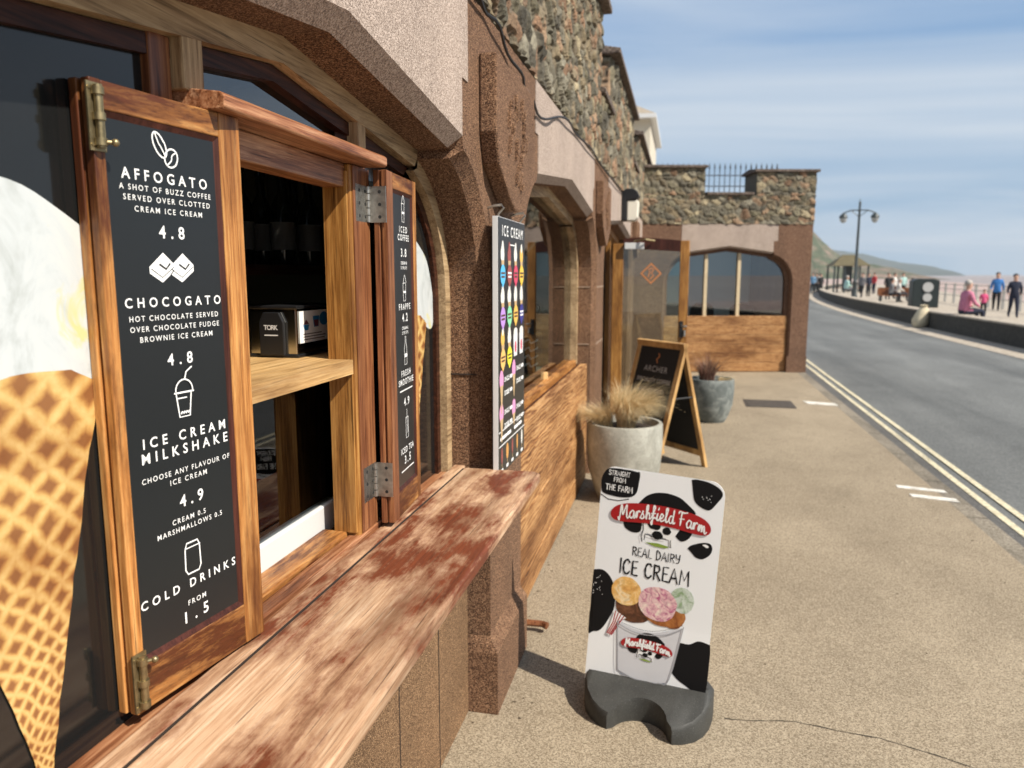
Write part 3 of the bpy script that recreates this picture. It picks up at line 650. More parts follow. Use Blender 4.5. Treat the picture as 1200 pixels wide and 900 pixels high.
M['coping'] = roughcast('weathered_coping', (0.05, 0.035, 0.028), (0.115, 0.085, 0.068), (0.20, 0.155, 0.125), 60, 0.6)
def coping(y0, y1, z, T=None, x0=-1.32, x1=-0.585):
    b = MB(); xm = (x0 + x1) / 2
    b.prism([(x0, 0), (x1, 0), (x1, .045), (xm, .11), (x0, .045)], y0, y1, lambda a, c, h: (a, h, z + c)); return b.build('coping', M['coping'], par, bevel=0.006)
coping(-0.6, 6.05, 3.562); coping(6.85, 9.80, 3.502); coping(10.75, 13.65, 3.502)
coping(6.02, 6.86, 2.982, x0=-1.3, x1=-0.62); coping(9.82, 10.74, 2.982, x0=-1.3, x1=-0.62)
b = MB(); b.box(-4.2, -1.2, -0.6, 13.4, 2.40, 2.52); b.build('roof', M['coping'], arcade)
# dark room behind the arches
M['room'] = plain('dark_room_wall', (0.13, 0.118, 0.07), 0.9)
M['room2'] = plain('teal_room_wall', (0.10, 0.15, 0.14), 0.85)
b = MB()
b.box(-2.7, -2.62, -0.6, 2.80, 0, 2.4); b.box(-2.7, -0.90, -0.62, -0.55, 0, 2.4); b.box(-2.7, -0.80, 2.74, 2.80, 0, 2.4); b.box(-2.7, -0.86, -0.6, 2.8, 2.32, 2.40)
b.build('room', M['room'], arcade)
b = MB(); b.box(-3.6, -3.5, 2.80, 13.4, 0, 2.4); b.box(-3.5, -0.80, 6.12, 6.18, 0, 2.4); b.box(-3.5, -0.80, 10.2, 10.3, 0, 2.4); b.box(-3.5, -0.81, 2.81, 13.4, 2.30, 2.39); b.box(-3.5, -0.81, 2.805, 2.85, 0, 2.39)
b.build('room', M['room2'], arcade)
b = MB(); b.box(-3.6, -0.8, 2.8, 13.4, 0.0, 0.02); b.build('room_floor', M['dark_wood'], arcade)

# glass
def glassmat(name, tint=(0.9, 0.95, 0.93), refl=1.0, ior=1.55):
    g = NG(name); t = g.t; t.nodes.remove(g.b); o = t.nodes['Material Output']
    tr = g.n('ShaderNodeBsdfTransparent'); tr.inputs[0].default_value = (*tint, 1); gl = g.n('ShaderNodeBsdfGlossy'); gl.inputs['Roughness'].default_value = 0.0; gl.inputs[0].default_value = (refl, refl, refl, 1)
    fr = g.n('ShaderNodeFresnel'); fr.inputs['IOR'].default_value = ior; mx = g.n('ShaderNodeMixShader')
    g.l(fr.outputs[0], mx.inputs[0]); g.l(tr.outputs[0], mx.inputs[1]); g.l(gl.outputs[0], mx.inputs[2]); g.l(mx.outputs[0], o.inputs[0]); return g.m
M['glass'] = glassmat('window_glass', (0.82, 0.90, 0.88)); M['glass_dark'] = glassmat('smoked_glass', (0.35, 0.37, 0.34), 1.0, 2.1)

def ring(mb, P, yc, d0, d1, x0, x1, zmin):
    """timber ring following the arch profile: inward offsets d0..d1, between planes x0 (back) and x1 (front)"""
    A = offset(P, -d0); Bq = offset(P, -d1); A[0] = (A[1][0], zmin); Bq[0] = (Bq[1][0], zmin)
    full = lambda Q: [(yc + p[0], p[1]) for p in Q] + [(yc - p[0], p[1]) for p in reversed(Q[:-1])]
    a, c = full(A), full(Bq); n = len(a); vs = []
    for q in (a, c):
        for x in (x1, x0): vs += [(x, p[0], p[1]) for p in q]
    idx = lambda s_, i: s_ * n + i
    fs = []
    for i in range(n - 1):
        fs += [(idx(0, i), idx(0, i + 1), idx(2, i + 1), idx(2, i)), (idx(0, i + 1), idx(0, i), idx(1, i), idx(1, i + 1)), (idx(2, i), idx(2, i + 1), idx(3, i + 1), idx(3, i))]
    mb.add(vs, fs)
def arch_poly(P, yc, d, zmin):
    A = offset(P, -d); A[0] = (A[1][0], zmin); return [(yc + p[0], p[1]) for p in A] + [(yc - p[0], p[1]) for p in reversed(A[:-1])]
def clip(poly, lo=None, hi=None, zlo=None, zhi=None):
    def half(pl, f):
        o = []
        for i in range(len(pl)):
            a, b_ = pl[i], pl[(i + 1) % len(pl)]; fa, fb = f(a), f(b_)
            if fa >= 0: o.append(a)
            if fa * fb < 0: t = fa / (fa - fb); o.append((a[0] + t * (b_[0] - a[0]), a[1] + t * (b_[1] - a[1])))
        return o
    if lo is not None: poly = half(poly, lambda p: p[0] - lo)
    if hi is not None: poly = half(poly, lambda p: hi - p[0])
    if zlo is not None: poly = half(poly, lambda p: p[1] - zlo)
    if zhi is not None: poly = half(poly, lambda p: zhi - p[1])
    return poly
TX = lambda x: (lambda a, c, h: (x + h, a, c))

# --- the serving-hatch window in the first arch
P1 = PROF[0]; YC1 = 1.445
win = MB(); ring(win, P1, YC1, 0.0, 0.052, -0.875, -0.80, 0.90); hatch = win.build('arched_window', M['pale_wood'], arcade)
b = MB(); ring(b, P1, YC1, 0.054, 0.085, -0.875, -0.825, 0.90); b.build('inner_frame', M['dark_wood'], hatch)
for y0, y1 in ((1.125, 1.180), (1.800, 1.850)):
    b = MB(); b.box(-0.872, -0.801, y0, y1, 1.90, 2.012 if y0 < 1.5 else 1.985); b.build('mullion', M['pale_wood_z'], hatch, bevel=0.004)
for y0, y1 in ((1.07, 1.122), (1.855, 1.885)):
    b = MB(); b.box(-0.868, -0.822, y0, y1, 0.90, 1.98 if y0 < 1.5 else 1.955); b.build('stile', M['edge_z'], hatch, bevel=0.003)
tri = clip(arch_poly(P1, YC1, 0.054, 0.9), 1.182, 1.798, 1.905)
b = MB(); tri_in = [(1.49 + (p[0] - 1.49) * 0.88, 1.965 + (p[1] - 1.965) * 0.62) for p in tri]
n = len(tri); b.add([(-0.83, *p) for p in tri] + [(-0.845, *p) for p in tri_in], [(i, (i + 1) % n, n + (i + 1) % n, n + i) for i in range(n)]); b.build('glazing_bead', M['dark_wood'], hatch)
b = MB(); b.flat([(p[0], p[1]) for p in tri], 0, TX(-0.850)); b.build('pane', M['glass_dark'], hatch)
poly = arch_poly(P1, YC1, 0.06, 0.9)
b = MB(); b.prism(clip(poly, None, 1.118), -0.010, 0.0, TX(-0.838)); b.build('dark_pane', M['vinyl'], hatch)
b = MB(); b.prism(clip(poly, 1.856, None), -0.010, 0.0, TX(-0.838)); b.build('dark_pane', M['vinyl'], hatch)
# narrow strip of dark vinyl behind stiles
for y0, y1 in ((1.125, 1.262), (1.740, 1.850)):
    b = MB(); b.box(-0.868, -0.800, y0, y1, 0.917, 1.868); b.build('post', M['post'], hatch, bevel=0.004)
for y0, y1 in ((1.262, 1.270), (1.732, 1.740)):
    b = MB(); b.box(-0.868, -0.806, y0, y1, 0.935, 1.85); b.build('post_bead', M['post'], hatch)
b = MB(); b.box(-0.7995, -0.7965, 1.752, 1.849, 0.930, 1.866); b.build('post_face', M['edge_z'], hatch)
b = MB(); b.box(-0.868, -0.812, 1.262, 1.740, 1.812, 1.868); b.build('head_rail', M['edge_y'], hatch, bevel=0.003)
b = MB(); b.prism([(-0.86, 1.869), (-0.742, 1.869), (-0.738, 1.873), (-0.738, 1.891), (-0.746, 1.897), (-0.86, 1.912)], 1.137, 1.832, lambda a, c, h: (a, h, c)); b.build('drip_rail', M['edge_y'], hatch, bevel=0.002)
b = MB(); b.box(-0.905, -0.835, 1.262, 1.740, 0.900, 0.936); b.build('sill', M['honey_y'], hatch, bevel=0.004)
b = MB(); b.box(-0.832, -0.795, 1.13, 1.87, 0.900, 0.926); b.build('sill', M['edge_y'], hatch, bevel=0.003)
b = MB(); b.box(-0.935, -0.905, 1.15, 1.835, 0.917, 0.995); b.build('sash_rail', M['pvc'], hatch, bevel=0.004)
b = MB(); b.box(-0.921, -0.917, 1.15, 1.88, 0.99, 1.352); b.build('pane', M['glass'], hatch)
b = MB(); b.box(-1.16, -0.801, 1.2715, 1.7305, 1.353, 1.389); b.box(-1.16, -0.872, 1.05, 1.2715, 1.353, 1.389); b.box(-1.16, -0.872, 1.7305, 2.10, 1.353, 1.389); b.build('hatch_shelf', M['shelf_wood'], hatch)
# printed cone graphics on the dark side panes
def jag(pts, amp, seed, n=5):
    o = []
    for i in range(len(pts)):
        a, c = pts[i], pts[(i + 1) % len(pts)]
        for k in range(n):
            t = k / n; p = (a[0] + t * (c[0] - a[0]), a[1] + t * (c[1] - a[1])); q = mnoise.noise_vector(Vector((p[0] * 25, p[1] * 25, seed))); o.append((p[0] + amp * q.x, p[1] + amp * q.y))
    return o
def cone_print(yc, seed, wm):
    ic = smooth_pts([(yc - .155, 1.44), (yc - .215, 1.42), (yc - .235, 1.50), (yc - .215, 1.60), (yc - .15, 1.68), (yc - .06, 1.72), (yc + .03, 1.72), (yc + .10, 1.692), (yc + .17, 1.645), (yc + .215, 1.56), (yc + .235, 1.47), (yc + .21, 1.42), (yc + .16, 1.425), (yc + .14, 1.45)], 4)
    b = MB(); b.flat(ic + [(yc + .1, 1.46), (yc, 1.45), (yc - .1, 1.46)], 0, TX(-0.8365)); b.build('ice_cream_print', M['cream'], hatch)
    co = [(yc + .006, 0.893), (yc + .035, 1.01), (yc + .075, 1.17), (yc + .118, 1.33), (yc + .155, 1.44), (yc + .10, 1.468), (yc + .03, 1.472), (yc - .05, 1.466), (yc - .12, 1.448), (yc - .162, 1.43), (yc - .120, 1.31), (yc - .070, 1.15), (yc - .025, 0.98), (yc - .006, 0.893)]
    b = MB(); b.flat(jag(co, 0.0045, seed, 6), 0, TX(-0.8352)); b.build('cone_print', wm, hatch)
cone_print(0.778, 1.0, waffle('printed_waffle_near', 0.778 - 4.0)); cone_print(2.235, 6.0, waffle('printed_waffle_far', 2.235 - 4.0))

# --- second arch: planks below, glass above, third arch: open door
P2 = PROF[1]; YC2 = bays[1][0]
b = MB(); ring(b, P2, YC2, 0.0, 0.06, -0.875, -0.80, 0.90); w2 = b.build('arched_window', M['pale_wood'], arcade)
b = MB(); b.flat(arch_poly(P2, YC2, 0.06, 0.90), 0, TX(-0.85)); b.build('pane', glassmat('street_window_glass', (0.72, 0.84, 0.81), 1.0, 1.75), w2)
b = MB(); b.box(-0.88, -0.802, 3.20, 5.84, 0.88, 0.93); b.build('sill', M['honey_y'], w2)
def burnt(name, axis):
    g = NG(name); g.set(0.6, 0, 0, 0.3)
    st = {'y': (1, 0.16, 1), 'x': (0.16, 1, 1)}[axis]; st2 = {'y': (1, 0.05, 1), 'x': (0.05, 1, 1)}[axis]
    wv = g.n('ShaderNodeTexWave', bands_direction='Z'); wv.inputs['Scale'].default_value = 15; wv.inputs['Distortion'].default_value = 12; wv.inputs['Detail'].default_value = 3; wv.inputs['Detail Scale'].default_value = 1.0; wv.inputs['Detail Roughness'].default_value = 0.55
    g.l(g.coord(st), wv.inputs['Vector']); f = g.noise(g.coord(st2), 110, 6, 0.68, 0.6); f3 = g.noise(g.coord(st), 16, 5, 0.6, 1.0)
    s = g.math('ADD', g.math('ADD', g.math('MULTIPLY', wv.outputs['Fac'], 0.19), g.math('MULTIPLY', f, 0.38)), g.math('MULTIPLY', f3, 0.46))
    c = g.ramp(s, [(0.33, (0.095, 0.036, 0.013)), (0.44, (0.25, 0.110, 0.038)), (0.56, (0.42, 0.220, 0.085)), (0.72, (0.55, 0.33, 0.155))])
    bl = g.noise(g.coord(st), 5.0, 5); c = g.mix(1.0, c, g.ramp(bl, [(0.36, (0.50, 0.42, 0.36)), (0.54, (1.0, 1.0, 1.0)), (0.75, (1.1, 1.1, 1.1))]), 'MULTIPLY'); g.col(c); g.bump(s, 0.12, 0.002); return g.m
M['burnt_y'] = burnt('scorched_plank', 'y'); M['burnt_x'] = burnt('scorched_plank_cross', 'x')
b = MB(); zz = 0.012
for k, hgt in enumerate((0.142, 0.150, 0.146, 0.152, 0.147, 0.148)):
    b.box(-0.755, -0.700 - 0.002 * (k % 2), 3.02, 5.74, zz, zz + hgt); zz += hgt + 0.004
b.build('plank_cladding', M['burnt_y'], arcade, bevel=0.003)
b = MB(); b.box(-0.80, -0.757, 3.14, 5.89, 0.0, 0.89); b.build('plank_backing', M['dark_wood'], arcade)
P3 = PROF[2]; YC3 = bays[2][0]
b = MB(); ring(b, P3, YC3, 0.0, 0.07, -0.875, -0.80, 0.02); dfr = b.build('door_frame', M['post'], arcade)
b = MB(); b.box(-0.86, -0.81, 8.62, 8.70, 0.02, 2.03); b.build('door_post', M['post'], dfr)
b = MB(); b.flat(clip(arch_poly(P3, YC3, 0.07, 0.02), 8.70), 0, TX(-0.84)); b.build('pane', M['glass'], dfr)
P4 = PROF[3]; b = MB(); ring(b, P4, bays[3][0], 0.0, 0.06, -0.875, -0.80, 0.02); w4 = b.build('arched_window', M['pale_wood'], arcade)
b = MB(); b.flat(arch_poly(P4, bays[3][0], 0.06, 0.02), 0, TX(-0.85)); b.build('pane', M['glass'], w4)
# open glazed door standing square to the wall
TD = frame((-0.775, 8.56, 0), (math.cos(R(4)), math.sin(R(4)), 0), (0, 0, 1), (math.sin(R(4)), -math.cos(R(4)), 0))
b = MB(); b.box(0, 0.12, 0.02, 1.945, -0.045, 0, TD) if False else None
def tbox(mb, a0, a1, b0, b1, c0, c1, T): mb.prism([(a0, b0), (a1, b0), (a1, b1), (a0, b1)], c0, c1, T)
tbox(b, 0.0, 0.12, 0.02, 1.945, -0.045, 0, TD); tbox(b, 0.745, 0.845, 0.02, 1.975, -0.045, 0, TD)
door = b.build('door', M['post'], arcade, bevel=0.005)
b = MB(); b.prism([(0.12, 1.895), (0.745, 1.855), (0.745, 1.975), (0.60, 1.990), (0.30, 2.015), (0.12, 2.000)], -0.044, -0.001, TD); b.build('top_rail', M['red_wood'], door)
b = MB(); tbox(b, 0.12, 0.745, 0.02, 0.26, -0.044, -0.001, TD); b.build('bottom_rail', M['honey_x'], door)
b = MB(); tbox(b, 0.12, 0.745, 0.26, 1.90, -0.024, -0.020, TD); b.build('pane', M['glass'], door)
b = MB(); tbox(b, 0.13, 0.345, 1.882, 1.952, 0.001, 0.052, TD); b.build('door_closer', M['pvc'], door, bevel=0.004)
b = MB(); b.tube([TD(.24, 1.957, .026), TD(.24, 1.975, .026), TD(.36, 1.985, .10), TD(.46, 1.972, .02)], 0.012, 6); b.build('closer_arm', M['brass'], door)
b = MB(); tbox(b, 0.757, 0.800, 0.90, 1.085, 0.001, 0.012, TD); b.build('handle_plate', M['black'], door, bevel=0.003)
b = MB(); b.tube([TD(.785, 1.03, .01), TD(.785, 1.03, .06), TD(.80, 1.03, .065), TD(.835, 1.03, .065)], 0.011, 8); b.tube([TD(.812, .915, .02), TD(.812, .985, .02)], 0.016, 8); b.build('handle', M['steel'], door, smooth=True)
b = MB(); cx, cz, rd = 0.43, 1.615, 0.118
for k in range(4):
    q = [(cx + s_ * math.cos(math.pi / 2 * j), cz + s_ * math.sin(math.pi / 2 * j)) for j in (k, k + 1) for s_ in (rd, rd * .82)]
    b.flat([q[0], q[2], q[3], q[1]], -0.0185, TD)
b.stroke([(cx - .03, cz - .035), (cx - .01, cz + .02), (cx - .03, cz + .045), (cx + .01, cz + .06)], .012, -0.0185, TD); b.stroke([(cx + .03, cz + .05), (cx + .005, cz), (cx + .03, cz - .02), (cx - .005, cz - .06)], .012, -0.0183, TD)
b.build('diamond_emblem', M['orange'], door)

# ------------------------------------------------------------------ crenellated end building, turned 14 degrees
ca, sa_ = math.cos(R(14)), math.sin(R(14))
FO = (2.03 - 2.65 * ca, 13.05 - 2.65 * sa_)
endb = empty('crenellated_building', (FO[0] + 1.3 * ca, FO[1] + 1.3 * sa_, 0), 'brown stone end building with rubble battlements, scorched wood panel and three-light arched window', 'building')
TF = frame((FO[0], FO[1], 0), (ca, sa_, 0), (0, 0, 1), (sa_, -ca, 0))
lp, rp, lt = MB(), MB(), MB()
PF = bay(TF, 1.305, 1.03, 2.035, -0.25, 2.65, 2.405, lp, rp, lt, 0.18, 0.03)
tbox(rp, 2.325, 2.652, 0.001, 0.27, -0.05, 0.02, TF); 
tbox(rp, 2.50, 2.651, 0.001, 2.404, -3.5, -.05, TF)
lp.build('pier', M['pier_far'], endb); rp.build('pier', M['pier_far'], endb); lt.build('lintel', M['lintel'], endb)
b = MB(); cc = []
rubble(b, cc, TF, -0.25, 2.66, 2.407, 2.86, 0.020, 21, 0.030, 0.135, 0.085, False); rubble(b, cc, TF, -0.25, 0.87, 2.861, 3.28, 0.020, 22, 0.030, 0.135, 0.085, False); rubble(b, cc, TF, 1.70, 2.66, 2.861, 3.22, 0.020, 23, 0.030, 0.135, 0.085, False)
for a0, a1, z1 in ((-0.25, 0.86, 3.28), (0.86, 1.71, 2.86), (1.71, 2.655, 3.22)):
    n0 = len(b.v); tbox(b, a0, a1, 2.408, z1, -0.60, -0.03, TF); cc.extend([(0.15, 0.135, 0.105, 1)] * (len(b.v) - n0))
ep = build_rubble(b, cc, 'parapet', endb)
for a0, a1, z in ((-0.25, 0.90, 3.282), (1.66, 2.70, 3.222), (0.905, 1.655, 2.862)):
    b = MB(); b.prism([(-.66, 0), (.05, 0), (.05, .04), (-.3, .075), (-.66, .04)], a0, a1, lambda p, q, h: TF(h, z + q, p)); b.build('coping', M['coping'], ep, bevel=0.005)
b = MB(); ring2 = MB()
pol = arch_poly(PF, 1.305, 0.0, 0.90); pin = arch_poly(PF, 1.305, 0.055, 0.90)
n = len(pol); vs = [TF(*p, -0.10) for p in pol] + [TF(*p, -0.10) for p in pin] + [TF(*p, -0.17) for p in pin]
b.add(vs, [(i, i + 1, n + i + 1, n + i) for i in range(n - 1)] + [(n + i, n + i + 1, 2 * n + i + 1, 2 * n + i) for i in range(n - 1)])
fw = b.build('arched_window', M['pier_far'], endb)
b = MB()
for am in (0.966, 1.511): tbox(b, am - .027, am + .027, 0.90, 1.95, -0.165, -0.105, TF)
b.build('mullion', plain('cream_mullion_paint', (.55, .44, .28), .6, var=.1), fw, bevel=0.004)
M['glass_bright'] = glassmat('reflective_window_glass', (0.82, 0.90, 0.88), 1.0, 2.3)
b = MB(); b.flat(pin, -0.15, TF); b.build('pane', M['glass_bright'], fw)
b = MB(); zz = 0.01
for k in range(6): tbox(b, 0.285, 2.325, zz, zz + 0.150, -0.14, -0.055 - 0.002 * (k % 2), TF); zz += 0.1535
b.build('plank_panel', M['burnt_x'], endb, bevel=0.003)
M['pale_room'] = plain('pale_grey_room', (0.74, 0.77, 0.78), 0.85)
b = MB(); tbox(b, -0.2, 2.64, 0, 2.40, -2.6, -2.5, TF); tbox(b, -0.2, -0.12, 0, 2.4, -2.5, -0.20, TF); b.build('room', M['pale_room'], endb)
b = MB()
for a0, a1, c0, c1 in ((-0.2, 2.645, -0.75, -0.02), (-0.2, 2.645, -3.5, -2.35), (-0.2, 0.25, -2.35, -0.75), (2.3, 2.645, -2.35, -0.75)): tbox(b, a0, a1, 2.395, 2.404, c0, c1, TF)
b.build('roof', M['coping'], endb)
b = MB(); tbox(b, 0.24, 2.31, 2.406, 2.412, -2.36, -0.74, TF); b.build('added_roof_light', M['glass'], endb)  # unseen roof opening and its glass, added to brighten the room behind the panes
for k, (a_, c_, lb) in enumerate(((1.05, -.55, 'dark chair behind the middle light of the end building window'), (1.75, -.60, 'dark chair behind the right light of the end building window'), (.55, -.62, 'dark chair behind the left light of the end building window'))):
    cp = TF(a_, 0, c_); ch = empty('cafe_chair', cp, lb, 'chair', 'chairs behind the end building window')
    b = MB(); b.prism([(a_ - .22, .78), (a_ + .22, .78), (a_ + .20, 1.04), (a_ + .10, 1.12), (a_ - .10, 1.12), (a_ - .20, 1.04)], c_ - .05, c_, TF); b.build('backrest', M['blackmat'], ch, bevel=.01)
    b = MB(); tbox(b, a_ - .22, a_ + .22, .60, .66, c_ - .46, c_ - .06, TF); b.build('seat', M['blackmat'], ch, bevel=.01)
    for u_ in (-.19, .19):
        for w_ in (-.42, -.09): b = MB(); tbox(b, a_ + u_ - .015, a_ + u_ + .015, .0, .60, c_ + w_ - .015, c_ + w_ + .015, TF); b.build('leg', M['blackmat'], ch)


#@@PART3
# ------------------------------------------------------------------ serving counter
ctr = empty('serving_counter', (-0.62, 1.4, 0.88), 'worn wooden serving counter with dark red stains below the hatch', 'counter')
def rounded(x0, x1, y0, y1, r, n=6, both=True):
    p = [(x0, y0), (x1, y0)] + [(x1 - r + r * math.cos(math.pi / 2 * k / n), y1 - r + r * math.sin(math.pi / 2 * k / n)) for k in range(n + 1)] + [(x0, y1)]
    return p
b = MB(); b.prism(rounded(-0.744, -0.462, -0.6, 2.515, 0.035), 0.8795, 0.915); b.build('front_plank', M['counter'], ctr, bevel=0.008, seg=3)
b = MB(); b.prism([(-0.790, -0.6), (-0.7495, -0.6), (-0.7495, 2.544), (-0.790, 2.544)], 0.880, 0.9145); b.build('back_plank', M['counter'], ctr, bevel=0.004)
b = MB(); b.box(-0.7493, -0.7442, -0.6, 2.51, 0.885, 0.9118); b.build('groove_shade', plain('painted_groove_shade', (.022, .013, .008), .95), ctr)  # dark strip paints in the shade of the gap between the planks
b = MB(); b.prism([(-0.858, -0.6), (-0.792, -0.6), (-0.792, 2.544), (-0.858, 2.544)], 0.880, 0.899); b.build('rear_ledge', M['edge_y'], ctr, bevel=0.002)

# ------------------------------------------------------------------ hinged menu shutters
def hinge_plate(mb, T, a0, a1, b0, b1, screws=True):
    tbox(mb, a0, a1, b0, b1, 0.0, 0.003, T)
def menu_shutter(name, T, W, z0, z1, sl, sr, label, tb, side):
    """T maps (u along the board, z, outward); sl / sr = widths of the left and right stiles"""
    o = T(W / 2, z0, -.02); root = empty(name, o, label, 'menu board', 'folded-back menu shutters')
    b = MB()
    lay = [(-0.016, 0.0, 0.0), (-0.021, -0.016, 0.005), (-0.036, -0.021, -0.003)]
    b = MB()
    for c0, c1, ins in lay:
        tbox(b, ins, sl, z0, z1, c0, c1, T); tbox(b, W - sr, W - ins, z0, z1, c0, c1, T)
    fr = b.build('stile', M['honey_z'], root, bevel=0.0025) if False else None
    b = MB()
    for c0, c1, ins in lay: tbox(b, ins, sl, z0, z1, c0, c1, T)
    b.build('stile', M['honey_z'] if side == 'L' else M['edge_z'], root, bevel=0.002)
    b = MB()
    for c0, c1, ins in lay: tbox(b, W - sr, W - ins, z0, z1, c0, c1, T)
    b.build('stile', M['honey_z'], root, bevel=0.002)
    for q0, q1 in ((z0 + 0.0005, z0 + tb[0]), (z1 - tb[1], z1 - 0.0005)):
        b = MB(); tbox(b, sl, W - sr, q0, q1, -0.035, -0.0005, T); b.build('rail', M['honey_y'], root, bevel=0.002)
    b = MB(); m = 0.011; a0, a1, b0, b1 = sl, W - sr, z0 + tb[0], z1 - tb[1]
    P = [(a0, b0), (a1, b0), (a1, b1), (a0, b1)]; Q = [(a0 + m * .5, b0 + m), (a1 - m, b0 + m), (a1 - m, b1 - m), (a0 + m * .5, b1 - m)]
    b.add([T(*p, -0.002) for p in P] + [T(*p, -0.0075) for p in Q], [(i, (i + 1) % 4, 4 + (i + 1) % 4, 4 + i) for i in range(4)])
    b.build('moulding', M['red_wood'], root)
    b = MB(); tbox(b, a0, a1, b0, b1, -0.018, -0.0065, T); pn = b.build('menu_panel', M['panel'], root)
    return root, pn
LT = 0.2977
du = ((0.040) / LT, 0.295 / LT); TL_ = frame((-0.800, 0.915, 0), (du[0], du[1], 0), (0, 0, 1), (du[1], -du[0], 0))
ls, lpn = menu_shutter('menu_shutter', TL_, LT, 0.924, 1.869, 0.0195, 0.050, 'large folded-back menu board listing affogato, chocogato and milkshake', (0.076, 0.040), 'L')
lt = MB(); c = -0.0060
def L(t, u0, u1, z, cap, bold=0.012): text(lt, t, u0 + .007, u1 + .007, z, cap, c, TL_, bold * .7 if cap > .0095 else .003)
L('AFFOGATO', .041, .212, 1.7400, .0165, .018); L('A SHOT OF BUZZ COFFEE', .036, .219, 1.7245, .0086); L('SERVED OVER CLOTTED', .042, .216, 1.7095, .0086); L('CREAM ICE CREAM', .061, .197, 1.6935, .0086)
L('4.8', .104, .156, 1.6565, .0195, .022)
L('CHOCOGATO', .031, .229, 1.5510, .0150, .018); L('HOT CHOCOLATE SERVED', .037, .221, 1.5300, .0086); L('OVER CHOCOLATE FUDGE', .037, .222, 1.5140, .0086); L('BROWNIE ICE CREAM', .054, .205, 1.4980, .0088)
L('4.8', .104, .157, 1.4575, .0190, .022)
L('ICE CREAM', .045, .223, 1.3340, .0165, .018); L('MILKSHAKE', .041, .227, 1.3105, .0170, .018); L('CHOOSE ANY FLAVOUR OF', .038, .229, 1.2795, .0088, .006); L('ICE CREAM', .093, .173, 1.2640, .0090, .006)
L('4.9', .110, .162, 1.2230, .0200, .022); L('CREAM 0.5', .092, .165, 1.1975, .0088, .018); L('MARSHMALLOWS 0.5', .060, .203, 1.1825, .0088, .018)
L('COLD DRINKS', .019, .229, 1.0815, .0150, .018); L('FROM', .114, .154, 1.0515, .0092, .018); L('1.5', .105, .158, 1.0235, .0200, .022)
def oval(cx, cy, rx, ry, rot, n=18): return [(cx + rx * math.cos(2 * math.pi * k / n) * math.cos(rot) - ry * math.sin(2 * math.pi * k / n) * math.sin(rot), cy + rx * math.cos(2 * math.pi * k / n) * math.sin(rot) + ry * math.sin(2 * math.pi * k / n) * math.cos(rot)) for k in range(n + 1)]
def S(pts, w=.0026, off=0.0): lt.stroke([(p[0] + .006, p[1]) for p in pts], w, c + off, TL_)
# coffee beans
S(oval(.117, 1.797, .0105, .0200, R(28))); S(smooth_pts([(.127, 1.781), (.119, 1.794), (.114, 1.800), (.108, 1.814)], 3), .0022, .001)
S(oval(.139, 1.780, .0125, .0150, R(-35))); S(smooth_pts([(.130, 1.769), (.138, 1.776), (.140, 1.784), (.149, 1.790)], 3), .0022, .001)
# brownie squares
for dx in (0, .040):
    lt.flat([(.088 + dx, 1.612), (.116 + dx, 1.634), (.138 + dx, 1.616), (.138 + dx, 1.606), (.112 + dx, 1.588), (.088 + dx, 1.602)], c + dx * .005, TL_)
dk = MB(); 
for dx in (0, .040):
    dk.stroke([(.091 + dx, 1.609), (.112 + dx, 1.596), (.136 + dx, 1.612)], .0012, c + .0006, TL_); dk.stroke([(.108 + dx, 1.616), (.120 + dx, 1.609), (.128 + dx, 1.617)], .003, c + .0008, TL_)
dk.stroke([(.135, 1.607), (.120, 1.591)], .0016, c + .0011, TL_)
# lidded cup
x = .134
S([(x - .016, 1.409), (x - .011, 1.371), (x + .011, 1.371), (x + .016, 1.409)]); S([(x - .020, 1.411), (x + .020, 1.411)], .0028, .001); S([(x - .018, 1.414)] + [(x + .018 * math.cos(R(180 - 15 * k)), 1.414 + .018 * math.sin(R(15 * k))) for k in range(13)], .0024, .0014)
S([(x + .002, 1.432), (x + .006, 1.444), (x + .018, 1.451)], .0026, .0018); S([(x - .014, 1.402), (x + .005, 1.402)], .002, .0006)
for k in range(4): S([(x - .008 + k * .005, 1.377), (x - .006 + k * .005, 1.379)], .003, .0007)
# can
x = .131
S([(x - .016, 1.149), (x - .017, 1.113), (x - .012, 1.105), (x + .012, 1.105), (x + .017, 1.113), (x + .016, 1.149), (x + .012, 1.158), (x - .012, 1.158), (x - .016, 1.149)]); S([(x - .016, 1.150), (x + .016, 1.150)], .0018, .001)
lt.build('lettering', M['white'], lpn); dk.build('icon_detail', M['panel'], lpn)
def barrel_bolt(T, u, z0, z1, zk, parent):
    b = MB(); tbox(b, u - .013, u + .013, z0, z1, 0.0, 0.003, T); b.tube([T(u, z0 + .004, .008), T(u, z1 - .004, .008)], .0055, 10)
    for z in (z0 + .012, (z0 + z1) / 2, z1 - .012): b.tube([T(u, z - .005, .008), T(u, z + .005, .008)], .0085, 10)
    for z in (z0 + .008, z1 - .008):
        for s_ in (-1, 1): b.tube([T(u + s_ * .0095, z, .003), T(u + s_ * .0095, z, .0042)], .0025, 8)
    b.tube([T(u, zk, .010), T(u + .010, zk, .018)], .003, 8); b.ell(T(u + .012, zk, .021), (.0055,) * 3, 10, 6)
    return b.build('bolt', M['brass'], parent, smooth=True)
barrel_bolt(TL_, 0.006, 1.770, 1.862, 1.782, ls); barrel_bolt(TL_, 0.008, 0.930, 1.024, 1.012, ls)

